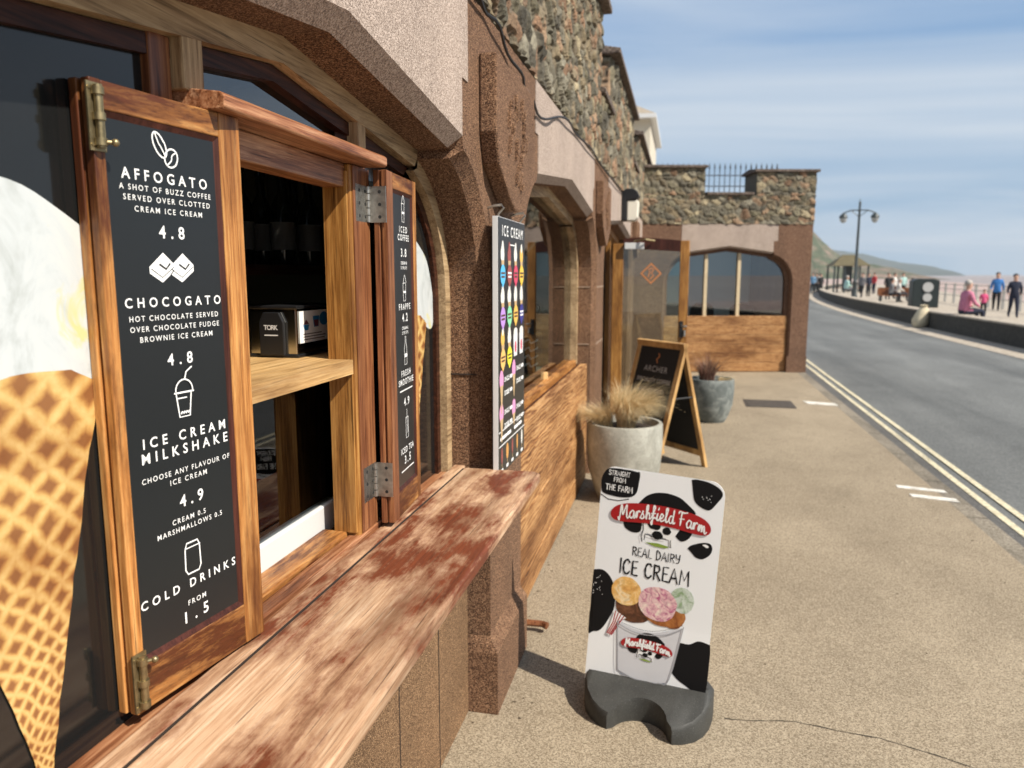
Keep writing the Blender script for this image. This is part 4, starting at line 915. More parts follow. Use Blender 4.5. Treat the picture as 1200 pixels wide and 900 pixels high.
WR = 0.272
dr = (-0.0205, math.sqrt(1 - .0205 ** 2)); TR_ = frame((-0.7455, 1.845, 0), (-0.078, 0.99695, 0), (0, 0, 1), (0.99695, 0.078, 0))
rs, rpn = menu_shutter('menu_shutter', TR_, WR, 0.928, 1.866, 0.050, 0.030, 'narrow-looking folded-back menu board listing iced coffee and frappe', (0.070, 0.042), 'R')
lt = MB(); mid = 0.158
def Lr(t, w, z, cap, bold=.014): text(lt, t, mid - w / 2, mid + w / 2, z, cap, c, TR_, bold)
Lr('ICED', .075, 1.716, .0175); Lr('COFFEE', .105, 1.694, .0175); Lr('3.8', .052, 1.650, .023, .02); Lr('CREAM &', .060, 1.6285, .009); Lr('SYRUPS', .060, 1.6150, .009)
Lr('FRAPPE', .110, 1.503, .0175); Lr('4.2', .052, 1.470, .023, .02); Lr('CREAM &', .060, 1.4470, .009); Lr('SYRUPS', .060, 1.4335, .009)
Lr('FRESH', .090, 1.315, .0175); Lr('SMOOTHIE', .145, 1.291, .0175); Lr('4.9', .052, 1.230, .023, .02)
Lr('ICED TEA', .125, 1.094, .0175); Lr('3.5', .060, 1.062, .024, .02)
def S2(pts, w=.0026, off=0.0): lt.stroke(pts, w, c + off, TR_)
for zc, kind in ((1.775, 0), (1.557, 0), (1.385, 1), (1.168, 2)):
    if kind == 0:
        S2([(mid - .013, zc + .02), (mid - .010, zc - .03), (mid + .010, zc - .03), (mid + .013, zc + .02), (mid - .013, zc + .02)]); S2(smooth_pts([(mid - .013, zc + .022), (mid, zc + .042), (mid + .013, zc + .022)], 4), .0024, .001); S2([(mid - .010, zc - .005), (mid + .010, zc - .005)], .006, .0006)
    elif kind == 1:
        S2([(mid - .012, zc + .01), (mid - .011, zc - .038), (mid + .011, zc - .038), (mid + .012, zc + .01), (mid + .004, zc + .026), (mid + .004, zc + .042), (mid - .004, zc + .042), (mid - .004, zc + .026), (mid - .012, zc + .01)]); S2([(mid - .009, zc - .012), (mid + .009, zc - .012)], .010, .0006)
    else:
        S2([(mid - .012, zc + .026), (mid - .011, zc - .034), (mid + .011, zc - .034), (mid + .012, zc + .026), (mid - .012, zc + .026)]); S2([(mid - .004, zc + .05), (mid + .003, zc - .02)], .0024, .0008)
for zc in (1.275, 1.044): S2([(mid - .062, zc), (mid - .03, zc)], .0035); S2([(mid - .026, zc), (mid + .012, zc)], .0035); S2([(mid + .016, zc), (mid + .06, zc)], .0035)
lt.build('lettering', M['white'], rpn)
def butt_hinge(z0, z1, root):
    b = MB(); TP = frame((-0.7995, 1.765, 0), (0, 1, 0), (0, 0, 1), (1, 0, 0)); tbox(b, 0, 0.082, z0, z1, 0.0, 0.003, TP)
    TE_ = frame((-0.7955, 1.8405, 0), (1, 0, 0), (0, 0, 1), (0, -1, 0)); tbox(b, 0.004, 0.049, z0, z1, 0.0, 0.003, TE_)
    for k in range(5):
        h = (z1 - z0) / 5; b.tube([(-0.794, 1.835, z0 + k * h + .001), (-0.794, 1.835, z0 + (k + 1) * h - .001)], .0062, 12)
    o = b.build('hinge', M['steel'], root, smooth=True)
    for zz in (z0 + .014, (z0 + z1) / 2, z1 - .014):
        for TT, u in ((TP, .022), (TP, .058), (TE_, .032)):
            s = MB(); s.tube([TT(u, zz, .003), TT(u, zz, .0036)], .0045, 10); s.build('screw', M['blackmat'], o)
butt_hinge(1.733, 1.824, rs); butt_hinge(1.004, 1.098, rs)

# ------------------------------------------------------------------ things inside the hatch
dsp = empty('napkin_dispenser', (-1.01, 1.83, 1.389), 'black and chrome napkin dispenser with a white card on the hatch shelf', 'dispenser')
M['chrome'] = plain('polished_chrome', (0.55, 0.54, 0.50), 0.18, 1.0)
b = MB(); b.box(-1.09, -0.955, 1.735, 1.945, 1.395, 1.516); b.build('casing', M['chrome'], dsp, bevel=0.004)
b = MB(); b.box(-1.095, -0.950, 1.730, 1.950, 1.3895, 1.397); b.build('base', M['black'], dsp, bevel=0.002)
b = MB(); b.box(-1.095, -0.95, 1.73, 1.95, 1.514, 1.522); b.build('lid', M['black'], dsp, bevel=0.002)
TFp = frame((-1.090, 1.7345, 1.395), (1, 0, 0), (0, 0, 1), (0, -1, 0))
b = MB(); b.prism([(.036, .0), (.104, .0), (.104, .085), (.092, .110), (.048, .110), (.036, .085)], 0.0, 0.012, TFp); fp = b.build('front_plate', M['black'], dsp, bevel=0.002)
b = MB(); text(b, 'TORK', .050, .090, .066, .0125, .0128, TFp, .02); b.stroke([(.052, .052), (.088, .052)], .003, .0125, TFp); b.build('lettering', M['pvc'], fp)
TSp = frame((-0.9545, 1.735, 1.395), (0, 1, 0), (0, 0, 1), (1, 0, 0))
b = MB(); tbox(b, .012, .175, .030, .112, 0.0005, 0.002, TSp); cd = b.build('card', M['white'], dsp)
M['blue'] = plain('blue_print', (0.02, 0.20, 0.45), 0.4); M['plum'] = plain('plum_print', (0.16, 0.04, 0.06), 0.4)
b = MB(); b.prism([(.088, .068), (.112, .068), (.118, .097), (.083, .097)], .0022, .0026, TSp); b.disc(.145, .088, .026, .018, .0024, TSp); b.flat([(.036, .062), (.056, .062), (.062, .076), (.030, .076)], .0024, TSp); b.build('cup_print', M['blue'], cd)
b = MB(); b.flat([(.090, .070), (.110, .070), (.113, .087), (.087, .087)], .0030, TSp); b.flat([(.030, .077), (.062, .077), (.046, .090)], .0024, TSp); b.build('food_print', M['plum'], cd)
b = MB()
for zz, w_ in ((.052, .10), (.045, .12), (.038, .115)): b.stroke([(.03, zz), (.03 + w_, zz)], .0022, .0024, TSp)
b.build('small_print', M['joint'], cd)
M['bottle'] = plain('dark_bottle_glass', (0.010, 0.014, 0.010), 0.08)
M['label'] = plain('dull_paper_label', (0.15, 0.145, 0.13), 0.7)
shf = empty('back_shelf', (-2.2, 1.9, 1.5), 'dark back shelf and worktop inside the serving hatch', 'shelf')
b = MB(); b.box(-1.55, -1.22, 1.95, 2.70, 1.60, 1.63); b.build('board', M['dark_wood'], shf); b = MB(); b.box(-1.64, -1.60, 1.30, 2.72, 1.60, 2.25); b.build('back_panel', plain('olive_wall_panel', (.24, .22, .12), .8), shf); b = MB(); b.box(-1.80, -0.940, 1.2, 2.70, 0.93, 0.985); b.build('worktop', plain('olive_worktop', (0.26, 0.245, 0.15), 0.5), shf)
bp = [(.0, 0), (.038, .002), (.040, .01), (.040, .17), (.034, .20), (.016, .235), (.0145, .30), (.017, .302), (.017, .315), (.0, .316)]
spots = [(-1.40, 2.12, 'first'), (-1.41, 2.23, ''), (-1.30, 2.30, ''), (-1.42, 2.37, ''), (-1.28, 2.44, ''), (-1.40, 2.56, '')]
proto = None
for i, (x, y, _) in enumerate(spots):
    if proto is None:
        proto = empty('bottle', (x, y, 1.631), 'dark glass bottle standing on the shelf inside the hatch', 'bottle', 'bottles on the shelf inside the hatch')
        b = MB(); b.lathe(bp, (x, y, 1.631), 20); b.build('glass_body', M['bottle'], proto, smooth=True)
        b = MB(); b.lathe([(.0405, .05), (.0408, .05), (.0408, .14), (.0405, .14)], (x, y, 1.631), 20); b.build('paper_label', M['label'], proto, smooth=True)
    else:
        q = proto.copy(); COL.objects.link(q); q.location = (x, y, 1.631)
        for ch in proto.children: d = ch.copy(); COL.objects.link(d); d.parent = q

# ------------------------------------------------------------------ hanging ice cream board
hb = empty('ice_cream_board', (-0.61, 2.72, 0.9), 'tall black hanging board headed ICE CREAM with coloured lollies on the brown pier', 'menu board')
LOL = .86
TB = frame((-0.614, 2.500, 0.885), (0, 1, 0), (0, 0, 1), (1, 0, 0)); BW, BH = 0.44, 0.912
b = MB(); tbox(b, 0, BW, 0, BH, -0.020, -0.0012, TB); b.build('white_edge', M['pvc'], hb, bevel=0.001)
b = MB(); tbox(b, 0.002, BW - .002, 0.002, BH - .002, -0.0012, 0.0, TB); pb = b.build('board_face', M['panel'], hb)
def pmat(n_, c_): 
    M[n_] = plain(n_ + '_print', c_, 0.4); return M[n_]
cols12 = [('sky', (.10, .48, .80)), ('maroon', (.30, .07, .06)), ('crimson', (.60, .06, .12)), ('yellow', (.80, .52, .06)), ('lilac', (.50, .28, .70)), ('mint', (.25, .68, .38)), ('amber', (.80, .48, .10)), ('navy', (.03, .03, .22)), ('apricot', (.85, .50, .15)), ('lemon', (.88, .80, .05)), ('cup', (.75, .75, .76)), ('cup', (.75, .75, .76))]
for n_, c_ in cols12: pmat(n_, c_)
pmat('pinkice', (.72, .32, .55)); pmat('biscuit', (.55, .38, .20)); pmat('softwhite', (.78, .76, .70)); pmat('choc', (.10, .05, .03)); pmat('lolly', (.62, .30, .08))
by = {}
def PB(n_):
    if n_ not in by: by[n_] = MB()
    return by[n_]
text(PB('white'), 'ICE CREAM', .06, .40, .850, .038, .0006, TB, .01); PB('white').stroke([(.165, .822), (.285, .822)], .004, .0006, TB)
for i, (n_, c_) in enumerate(cols12):
    cx = .065 + (i % 4) * .104; cz = .735 - (i // 4) * .148
    if n_ == 'cup':
        PB('cup').flat([(cx - .028, cz - .03), (cx + .028, cz - .03), (cx + .036, cz + .055), (cx - .036, cz + .055)], .0006, TB); PB('crimson').disc(cx, cz + .005, .014, .022, .0012, TB); PB('softwhite').disc(cx, cz + .062, .032, .016, .0010, TB)
    else:
        PB('softwhite' if i not in (1, 3, 8) else ('maroon' if i == 1 else 'amber')).disc(cx, cz + .052, .027, .034, .0006, TB, jit=.15, seed=i); PB('softwhite' if i != 1 else 'maroon').disc(cx, cz + .080, .014, .018, .0009, TB)
        PB('biscuit').flat([(cx - .022, cz + .03), (cx + .022, cz + .03), (cx + .010, cz - .02), (cx - .010, cz - .02)], .0012, TB); PB(n_).disc(cx, cz - .020, .038, .036, .0018, TB); PB(n_).flat([(cx - .016, cz - .055), (cx + .016, cz - .055), (cx, cz - .066)], .0015, TB)
        q = 'white' if n_ in ('maroon', 'navy') else 'choc'
        PB(q).stroke([(cx - .026, cz - .014), (cx + .026, cz - .014)], .007, .0024, TB); PB(q).stroke([(cx - .022, cz - .027), (cx + .022, cz - .027)], .007, .0024, TB)
for j, (cx, cz, ln) in enumerate([(.045, .345, .10), (.245, .362, .085), (.045, .225, .085), (.245, .212, .045)]):
    PB('pinkice').disc(cx, cz, .030, .036, .0006, TB, jit=.12, seed=j + 3); PB('biscuit').flat([(cx - .022, cz - .02), (cx + .022, cz - .02), (cx + .004, cz - .02 - ln), (cx - .004, cz - .02 - ln)], .0010, TB)
    for k, w_ in enumerate(('SINGLE', 'DOUBLE')): text(PB('white'), w_, cx + .045, cx + .125, cz - .012 - k * .050, .018, .0006, TB, .02); 
    for k in range(2): PB('white').stroke([(cx + .140, cz - .003 - k * .050), (cx + .165, cz - .003 - k * .050)], .014, .0006, TB)
PB('white').stroke([(.006, .108), (.434, .108)], .004, .0006, TB); PB('white').stroke([(.006, .160), (.434, .160)], .004, .0006, TB)
for a0, a1 in ((.03, .12), (.135, .19), (.255, .315), (.33, .38)): PB('white').stroke([(a0, .133), (a1, .133)], .013, .0006, TB)
for k, n_ in enumerate(('choc', 'lolly', 'choc', 'lolly', 'softwhite')):
    cx = .050 + k * .085; PB(n_ if n_ != 'choc' else 'maroon').disc(cx, .070, .013 if k != 1 else .020, .030, .0006, TB); PB('biscuit').stroke([(cx, .04), (cx, .028)], .006, .0005, TB); PB('white').stroke([(cx - .012, .016), (cx + .012, .016)], .012, .0006, TB)
for n_, mb in by.items(): mb.build('lettering' if n_ == 'white' else n_ + '_print', M[n_], pb)
for u in (.04, .40):
    b = MB(); z = BH; b.tube([TB(u, z - .004, -.010), TB(u, z + .010, -.008), TB(u + .004, z + .030, .010), TB(u + .004, z + .040, .002), TB(u, z + .038, -.020), TB(u, z + .030, -.046)], .004, 8); b.build('hook', M['steel'], hb, smooth=True)

# ------------------------------------------------------------------ free-standing pavement sign
PSO = Vector((-0.0625, 2.65, 0)); pu = Vector((math.cos(R(10)), -math.sin(R(10)), 0)); pn_ = Vector((-math.sin(R(10)), -math.cos(R(10)), 0))
ps = empty('pavement_sign', PSO, 'white ice cream poster sign with black cow blotches on a dark rubber base', 'pavement sign')
ROLL = R(3.1)
def TS(a, b_, c_):
    t = 0.045 - 0.055 * (b_ / 0.8); bow = 0.018 * max(0, 0.25 - b_) * 4 * 0.5
    aa = a * .955 * math.cos(ROLL) + (b_ - .4) * math.sin(ROLL) - 0.006; bb = b_ - a * math.sin(ROLL) * 0.9
    return tuple(PSO + pu * aa + Vector((0, 0, 0.095 + bb)) + pn_ * (c_ + t * 0.6 + bow))
def rrect(w, z0, z1, r, n=8):
    p = [(-w, z0), (w, z0)]
    p += [(w - r + r * math.cos(math.pi / 2 * k / n), z1 - r + r * math.sin(math.pi / 2 * k / n)) for k in range(n + 1)]
    p += [(-w + r - r * math.sin(math.pi / 2 * k / n), z1 - r + r * math.cos(math.pi / 2 * k / n)) for k in range(n + 1)]
    return p
# sheet built as a strip grid so that it can bow
b = MB(); w, r, zt = 0.232, 0.055, 0.800; zs = [-.03 + i * .0275 for i in range(29)] + [zt - r * (1 - math.sin(math.pi / 2 * k / 8)) for k in range(1, 9)]
def hw(z): return w if z <= zt - r else w - r + math.sqrt(max(0, r * r - (z - zt + r) ** 2))
zs = sorted(set(round(z, 5) for z in zs if z <= zt)); n = len(zs)
for cc_ in (0.0015, -0.0015): 
    for z in zs: b.v.append(TS(-hw(z), z, cc_)); b.v.append(TS(hw(z), z, cc_))
for i in range(n - 1):
    k = 2 * i; m = 2 * n + k
    b.f += [(k, k + 1, k + 3, k + 2), (m + 1, m, m + 2, m + 3), (k, k + 2, m + 2, m), (k + 1, m + 1, m + 3, k + 3)]; b.fm += [0] * 4
pst = b.build('poster', M['poster'], ps)
ik = MB(); rd = MB(); wh = MB(); gr = MB(); e = 0.0022
def rag(pts, amp=.004, seed=1.0, n=6): return jag(smooth_pts(list(pts) + [pts[0]], 4)[:-1], amp * .7, seed, 3)
ik.flat(rag([(-.232, .715), (-.225, .700), (-.19, .690), (-.13, .692), (-.10, .705), (-.088, .735), (-.084, .790), (-.10, .794), (-.15, .795), (-.205, .792), (-.225, .770), (-.234, .745)], .0035, 2), e, TS)
ik.stroke([(-.230, .690), (-.20, .676), (-.16, .676), (-.12, .688)], .003, e, TS)
ik.flat(rag([(.108, .795), (.115, .755), (.125, .722), (.150, .702), (.180, .695), (.200, .715), (.222, .752), (.215, .775), (.185, .790), (.14, .800)], .004, 3), e, TS)
ik.flat(rag([(.117, .545), (.130, .560), (.165, .575), (.195, .578), (.206, .560), (.198, .535), (.175, .516), (.150, .518), (.135, .530)], .003, 4), e, TS)
wh.flat(rag([(.168, .568), (.180, .572), (.192, .566), (.186, .560)], .002, 5), e + .0006, TS)
ik.flat(rag([(-.234, .400), (-.205, .405), (-.172, .392), (-.150, .355), (-.140, .310), (-.138, .270), (-.155, .225), (-.185, .175), (-.215, .160), (-.236, .168)], .005, 6), e, TS)
ik.flat(rag([(.236, .210), (.19, .212), (.155, .195), (.12, .190), (.108, .150), (.099, .090), (.118, .062), (.150, .045), (.20, .025), (.236, .030)], .005, 7), e, TS)
for k in range(26): wh.disc(random.uniform(-.232, -.19), random.uniform(.30, .385), .0011, .0022, e + .0005 + k * 3e-5, TS, 6)
for k in range(10): wh.disc(random.uniform(.15, .19), random.uniform(.715, .75), .0009, .0022, e + .0005 + k * 3e-5, TS, 6)
# emblem: arched red banner with script over a cow seen side-on, black patches around
def emblem(ox, oz, s, seed, MBs):
    ik, rd, wh, gr, e0 = MBs
    A = lambda a, b_: (ox + a * s, oz + b_ * s - 0.62 * s * a * a)
    ik.flat(rag([(ox + s * a, oz + s * b_) for a, b_ in ((-.085, .03), (-.06, .062), (-.01, .082), (.05, .080), (.10, .055), (.125, .02), (.0, .0))], .003 * s, seed), e0, TS)
    ik.flat(rag([(ox + s * a, oz + s * b_) for a, b_ in ((-.145, -.035), (-.13, -.068), (-.10, -.080), (-.070, -.072), (-.068, -.030), (-.10, -.02))], .003 * s, seed + 1), e0, TS)
    ik.flat(rag([(ox + s * a, oz + s * b_) for a, b_ in ((.06, -.065), (.085, -.082), (.11, -.070), (.125, -.040), (.115, -.010), (.085, -.02), (.068, -.045))], .003 * s, seed + 2), e0, TS)
    cow = [(-.062, -.028), (-.02, -.030), (.03, -.034), (.060, -.030), (.078, -.010), (.105, -.008), (.112, -.022), (.095, -.034), (.078, -.038), (.066, -.060), (.055, -.085), (.058, -.108), (.046, -.108), (.042, -.085), (.020, -.080), (-.020, -.076), (-.046, -.074), (-.058, -.100), (-.062, -.092), (-.056, -.062)]
    wh.flat([(ox + s * a, oz + s * b_) for a, b_ in cow], e0 + .0008, TS)
    for i, (a, b_, rx, ry) in enumerate(((-.018, -.038, .026, .018), (.030, -.054, .016, .014), (-.004, -.074, .020, .015), (.088, -.022, .012, .007))): ik.disc(ox + s * a, oz + s * b_, rx * s, ry * s, e0 + .0014 + i * 5e-5, TS, jit=.18, seed=seed + i)
    for k, pp in enumerate(([(-.062, -.03), (-.060, -.065), (-.066, -.085), (-.060, -.108)], [(-.05, -.076), (-.052, -.10)], [(.047, -.085), (.050, -.110)], [(-.046, -.078), (.0, -.086), (.03, -.084)])): ik.stroke([(ox + s * a, oz + s * b_) for a, b_ in pp], .0026 * s, e0 + .0018 + k * .0001, TS)
    gr.flat([(ox + s * a, oz + s * b_) for a, b_ in ((-.05, -.108), (.0, -.104), (.045, -.110), (.03, -.118), (-.01, -.118))], e0 + .0006, TS)
    top = [A(a, .036 * math.sqrt(max(0, 1 - abs(a / .19) ** 7))) for a in -.19 * np.cos(np.linspace(0, math.pi, 31))]; bot = [A(a, -.036 * math.sqrt(max(0, 1 - abs(a / .19) ** 7))) for a in -.19 * np.cos(np.linspace(math.pi, 0, 31))]
    rd.flat(top + bot[1:-1], e0 + .0022, TS)
    arc = lambda a, b_: (ox + (a) * s, oz + b_ * s - 0.62 * s * a * a)
    brush(wh, 'Marshfield Farm', -.160, .172, -.020, .050, e0 + .0028, TS, SCR, .105, .02, arc, True)
emblem(0.005, .648, 1.0, 11.0, (ik, rd, wh, gr, e))
brush(wh, 'STRAIGHT', -.205, -.122, .769, .017, e + .0008, TS, w=.16); brush(wh, 'FROM', -.184, -.137, .745, .017, e + .0008, TS, w=.16); brush(wh, 'THE FARM', -.213, -.108, .712, .021, e + .0008, TS, w=.18)
brush(ik, 'REAL DAIRY', -.088, .094, .483, .032, e, TS, w=.13); brush(ik, 'ICE CREAM', -.133, .135, .408, .054, e, TS, w=.125)
# printed tub with three scoops
def scoopmat(n_, a, c2, c3, sc):
    g = NG(n_); g.set(0.35); f = g.noise(g.coord(), sc, 6, 0.65, 1.2); f2 = g.noise(g.coord(), sc * 2.2, 5, 0.6, 1.0); q = g.ramp(f, [(0.36, c2), (0.50, a), (0.66, c3)]); g.col(g.mix(1.0, q, g.ramp(f2, [(0.3, 0.78), (0.6, 1.08)]), 'MULTIPLY')); return g.m
sc1 = scoopmat('mango_scoop_print', (.80, .47, .14), (.66, .33, .09), (.88, .68, .40), 22); sc2 = scoopmat('raspberry_ripple_print', (.78, .50, .50), (.45, .10, .22), (.86, .74, .62), 30); sc3 = scoopmat('mint_scoop_print', (.55, .62, .52), (.25, .36, .20), (.66, .72, .66), 26)
choc = scoopmat('chocolate_scoop_print', (.10, .035, .015), (.04, .014, .008), (.20, .08, .04), 24); caram = scoopmat('caramel_scoop_print', (.38, .13, .03), (.22, .06, .015), (.50, .22, .07), 24)
for k, (cx, cz, rx, ry, m_) in enumerate(((-.062, .285, .072, .058, choc), (.085, .285, .050, .048, caram), (.050, .280, .075, .042, caram), (.116, .350, .045, .048, sc3), (-.098, .342, .060, .054, sc1), (.026, .318, .073, .064, sc2))):
    b = MB(); b.disc(cx, cz, rx, ry, e + .0004 + k * .00025, TS, 40, .07, 0, k + 1.5); b.build('scoop_print', m_, pst)
tub = MB(); tub.flat([(-.120, .222)] + [(-.112 + .0 * k, .222) for k in range(0)] + [(-.102, .040)] + [(-.095 + .19 * k / 12, .036 - .020 * math.sin(math.pi * k / 12)) for k in range(13)] + [(.098, .050), (.132, .255)] + [(.128 - .244 * k / 12, .254 - .032 * math.sin(math.pi * (k + .6) / 13) - .0026 * k) for k in range(13)], e + .0022, TS)
tub.build('tub_print', plain('white_tub_print', (.62, .62, .64), .4, var=.05, vs=5), pst)
to = MB()
for k_, pp_ in enumerate(([(-.120, .222), (-.102, .040), (-.06, .024), (0, .018), (.06, .026), (.098, .050), (.132, .255)], [(-.118, .214), (-.06, .196), (.0, .196), (.07, .212), (.128, .247)])): to.stroke(smooth_pts(pp_, 4), .0035, e + .0040 + k_ * .0006, TS)
to.build('tub_outline', plain('grey_print', (.36, .36, .38), .5), pst)
ik.stroke([(-.116 + .244 * k / 14, .223 + .0026 * k - .030 * math.sin(math.pi * k / 14)) for k in range(15)], .0012, e + .0026, TS)
emblem(0.001, .158, .53, 31.0, (ik, rd, wh, gr, e + .0030))
wh.flat([(-.135, .262), (-.088, .240), (-.118, .222), (-.150, .160), (-.160, .165)], e + .0026, TS)
for k in range(4): rd.stroke([(-.132 + k * .011, .258 - k * .005), (-.138 + k * .006, .215 - k * .004), (-.158 + k * .006, .168 - k * .001)], .0042, e + .0029 + k * .0001, TS)
ik.build('black_print', M['ink'], pst); rd.build('red_print', M['red'], pst); wh.build('white_print', M['white'], pst); gr.build('green_print', M['green'], pst)
# moulded base: half disc with a scooped front, wedge top
TBs = lambda a, b_, c_: tuple(PSO + pu * (a * .93 - 0.012) + pn_ * (b_ * .95 + .015) + Vector((0, 0, c_)))
out_ = []
for k in range(0, 41):
    q = math.pi * k / 40; out_.append((-.250 * math.cos(q), .205 * math.sin(q) ** 0.8))
def notch(p):  # scoop a circle out of the front
    return p
front = [(-.250, -.06), (-.252, .0), (-.245, .06), (-.225, .115), (-.190, .160), (-.150, .190), (-.112, .205)] + [(.012 - .106 * math.cos(math.pi * k / 14), .205 - .100 * math.sin(math.pi * k / 14)) for k in range(1, 14)] + [(.136, .205), (.172, .190), (.210, .160), (.236, .115), (.250, .06), (.254, .0), (.250, -.06)]
back = [(.225, -.13), (.17, -.18), (.0, -.20), (-.17, -.18), (-.225, -.13)]
outl = front + back; n = len(outl)
def topz(a, b_): d = abs(b_) / .21; return 0.118 - 0.058 * min(1, d) ** 1.1
b = MB(); lev = [(1.0, lambda a, b_: 0.0), (1.0, lambda a, b_: topz(a, b_) - .012), (0.965, lambda a, b_: topz(a, b_))]
for s_, zf in lev:
    for a, b_ in outl: b.v.append(TBs(a * s_, b_ * s_, zf(a, b_)))
mid_pts = [(a * .96, 0.004 if i < len(front) else -0.004) for i, (a, b_) in enumerate(outl)]
for i, (a, b_) in enumerate(outl): b.v.append(TBs(max(-.238, min(.238, a * .96)), mid_pts[i][1], .122))
for l in range(3):
    for i in range(n): b.f.append((l * n + i, l * n + (i + 1) % n, (l + 1) * n + (i + 1) % n, (l + 1) * n + i)); b.fm.append(0)
b.build('base', M['rubber'], ps, smooth=True)

# ------------------------------------------------------------------ chalkboard A-frame
af = empty('a_frame_chalkboard', (0.0, 6.3, 0), 'wooden A-frame chalkboard standing open between the two planters', 'chalkboard')
ad = Vector((-0.66, 0.75, 0)).normalized(); ap = Vector((0.75, 0.66, 0)).normalized(); AP = Vector((0.045, 6.14, 1.055)); AW = 0.60; SPL = 0.285
def leaf(sg, name):
    v = (Vector((AP.x, AP.y, AP.z)) - (Vector((AP.x, AP.y, 0)) + ap * SPL * sg)).normalized(); nn = v.cross(ad) * 1.0
    o = Vector((AP.x, AP.y, 0)) + ap * SPL * sg; nn = ad.cross(v) if (ad.cross(v)).dot(ap * sg) > 0 else v.cross(ad)
    T = lambda a, b_, c_: tuple(o + ad * a + v * b_ + nn * c_)
    H = (AP - o).length; b = MB()
    for a0 in (0.0, AW - .048):
        b = MB(); tbox(b, a0, a0 + .048, 0, H, -.028, 0, T); b.build('leg', M['aframe'], af, bevel=.002)
    for z0, z1 in ((.10, .155), (H - .055, H)):
        b = MB(); tbox(b, .0485, AW - .0485, z0, z1, -.027, -.001, T); b.build('rail', M['aframe'], af, bevel=.002)
    b = MB(); tbox(b, .0485, AW - .0485, .155, H - .055, -.020, -.008, T); pnl = b.build('chalk_panel', M['blackmat'], af)
    return T, H, pnl
Tb, H_, _ = leaf(1, 'back'); Tf, H_, pf = leaf(-1, 'front')
b = MB(); b.tube([Tf(.01, H_ * .58, -.02), Tb(.01, H_ * .58, -.02)], .007, 6); b.build('stay', M['black'], af)
Tfm = lambda a, b_, c_: Tf(AW - a, b_, c_)
b = MB(); text(b, 'ARCHER', .15, .45, .825, .052, -.0072, Tfm, .002); text(b, 'SPECIALITY COFFEE', .085, .515, .735, .036, -.0072, Tfm, .012); text(b, 'AND HOT FOOD', .14, .46, .650, .036, -.0072, Tfm, .010); b.build('lettering', plain('chalk_grey', (.42, .42, .40), .8), pf)
b = MB(); b.stroke([(.30, .905), (.285, .93), (.31, .955), (.30, .98)], .012, -.0072, Tfm); b.build('flame_mark', M['orange'], pf)

# ------------------------------------------------------------------ planters and grasses
def concrete(name, a, c2, c3, sc):
    g = NG(name); g.set(0.75); f = g.noise(g.coord(), sc, 7, 0.65, 0.5); f2 = g.noise(g.coord(), 60, 5, 0.7); q = g.ramp(f, [(0.30, a), (0.50, c2), (0.68, c3)]); g.col(g.mix(1.0, q, g.ramp(f2, [(0.3, 0.82), (0.7, 1.12)]), 'MULTIPLY')); g.bump(f2, .25, .002); return g.m
M['soil'] = plain('dark_soil', (0.03, 0.02, 0.013), 0.95)
def planter(c_, rt, rb, h, mat, label):
    p = empty('planter', (c_[0], c_[1], 0), label, 'planter', 'planters on the pavement')
    k = rt; prof = [(0, 0), (rb * .96, 0), (rb, .012), (rb * 1.14, h * .12), (rb + (rt - rb) * .86, h * .40), (rt * 1.005, h * .72), (rt, h - .012), (rt - .006, h), (rt - .028, h), (rt - .034, h - .015), (rt - .04, h - .05), (0, h - .055)]
    b = MB(); b.lathe(prof, (c_[0], c_[1], 0.0), 48); b.build('pot', mat, p, smooth=True)
    b = MB(); b.lathe([(0, 0), (rt - .045, 0), (rt - .05, .012), (0, .02)], (c_[0], c_[1], h - .056), 32); b.build('soil', M['soil'], p); return p
planter((-0.37, 5.30), 0.268, 0.185, 0.56, concrete('pale_concrete_pot', (.23, .225, .19), (.34, .335, .29), (.45, .445, .39), 6), 'pale concrete planter with straw grass beside the scorched planks')
planter((0.345, 8.42), 0.245, 0.165, 0.475, concrete('mottled_slate_pot', (.075, .088, .085), (.15, .168, .16), (.30, .32, .30), 9), 'dark mottled planter with reddish spiky plant in front of the end building')
def straw(name, c1, c2, c3):
    g = NG(name); g.set(0.6); oi = g.n('ShaderNodeAttribute', attribute_name='Col'); g.l(oi.outputs['Color'], g.b.inputs['Base Color'])
    tl = g.n('ShaderNodeBsdfTranslucent'); g.l(oi.outputs['Color'], tl.inputs[0]); mx = g.n('ShaderNodeMixShader'); mx.inputs[0].default_value = 0.45; o = g.t.nodes['Material Output']
    g.l(g.b.outputs[0], mx.inputs[1]); g.l(tl.outputs[0], mx.inputs[2]); g.l(mx.outputs[0], o.inputs[0]); return g.m
M['blade'] = straw('grass_blade', 0, 0, 0)
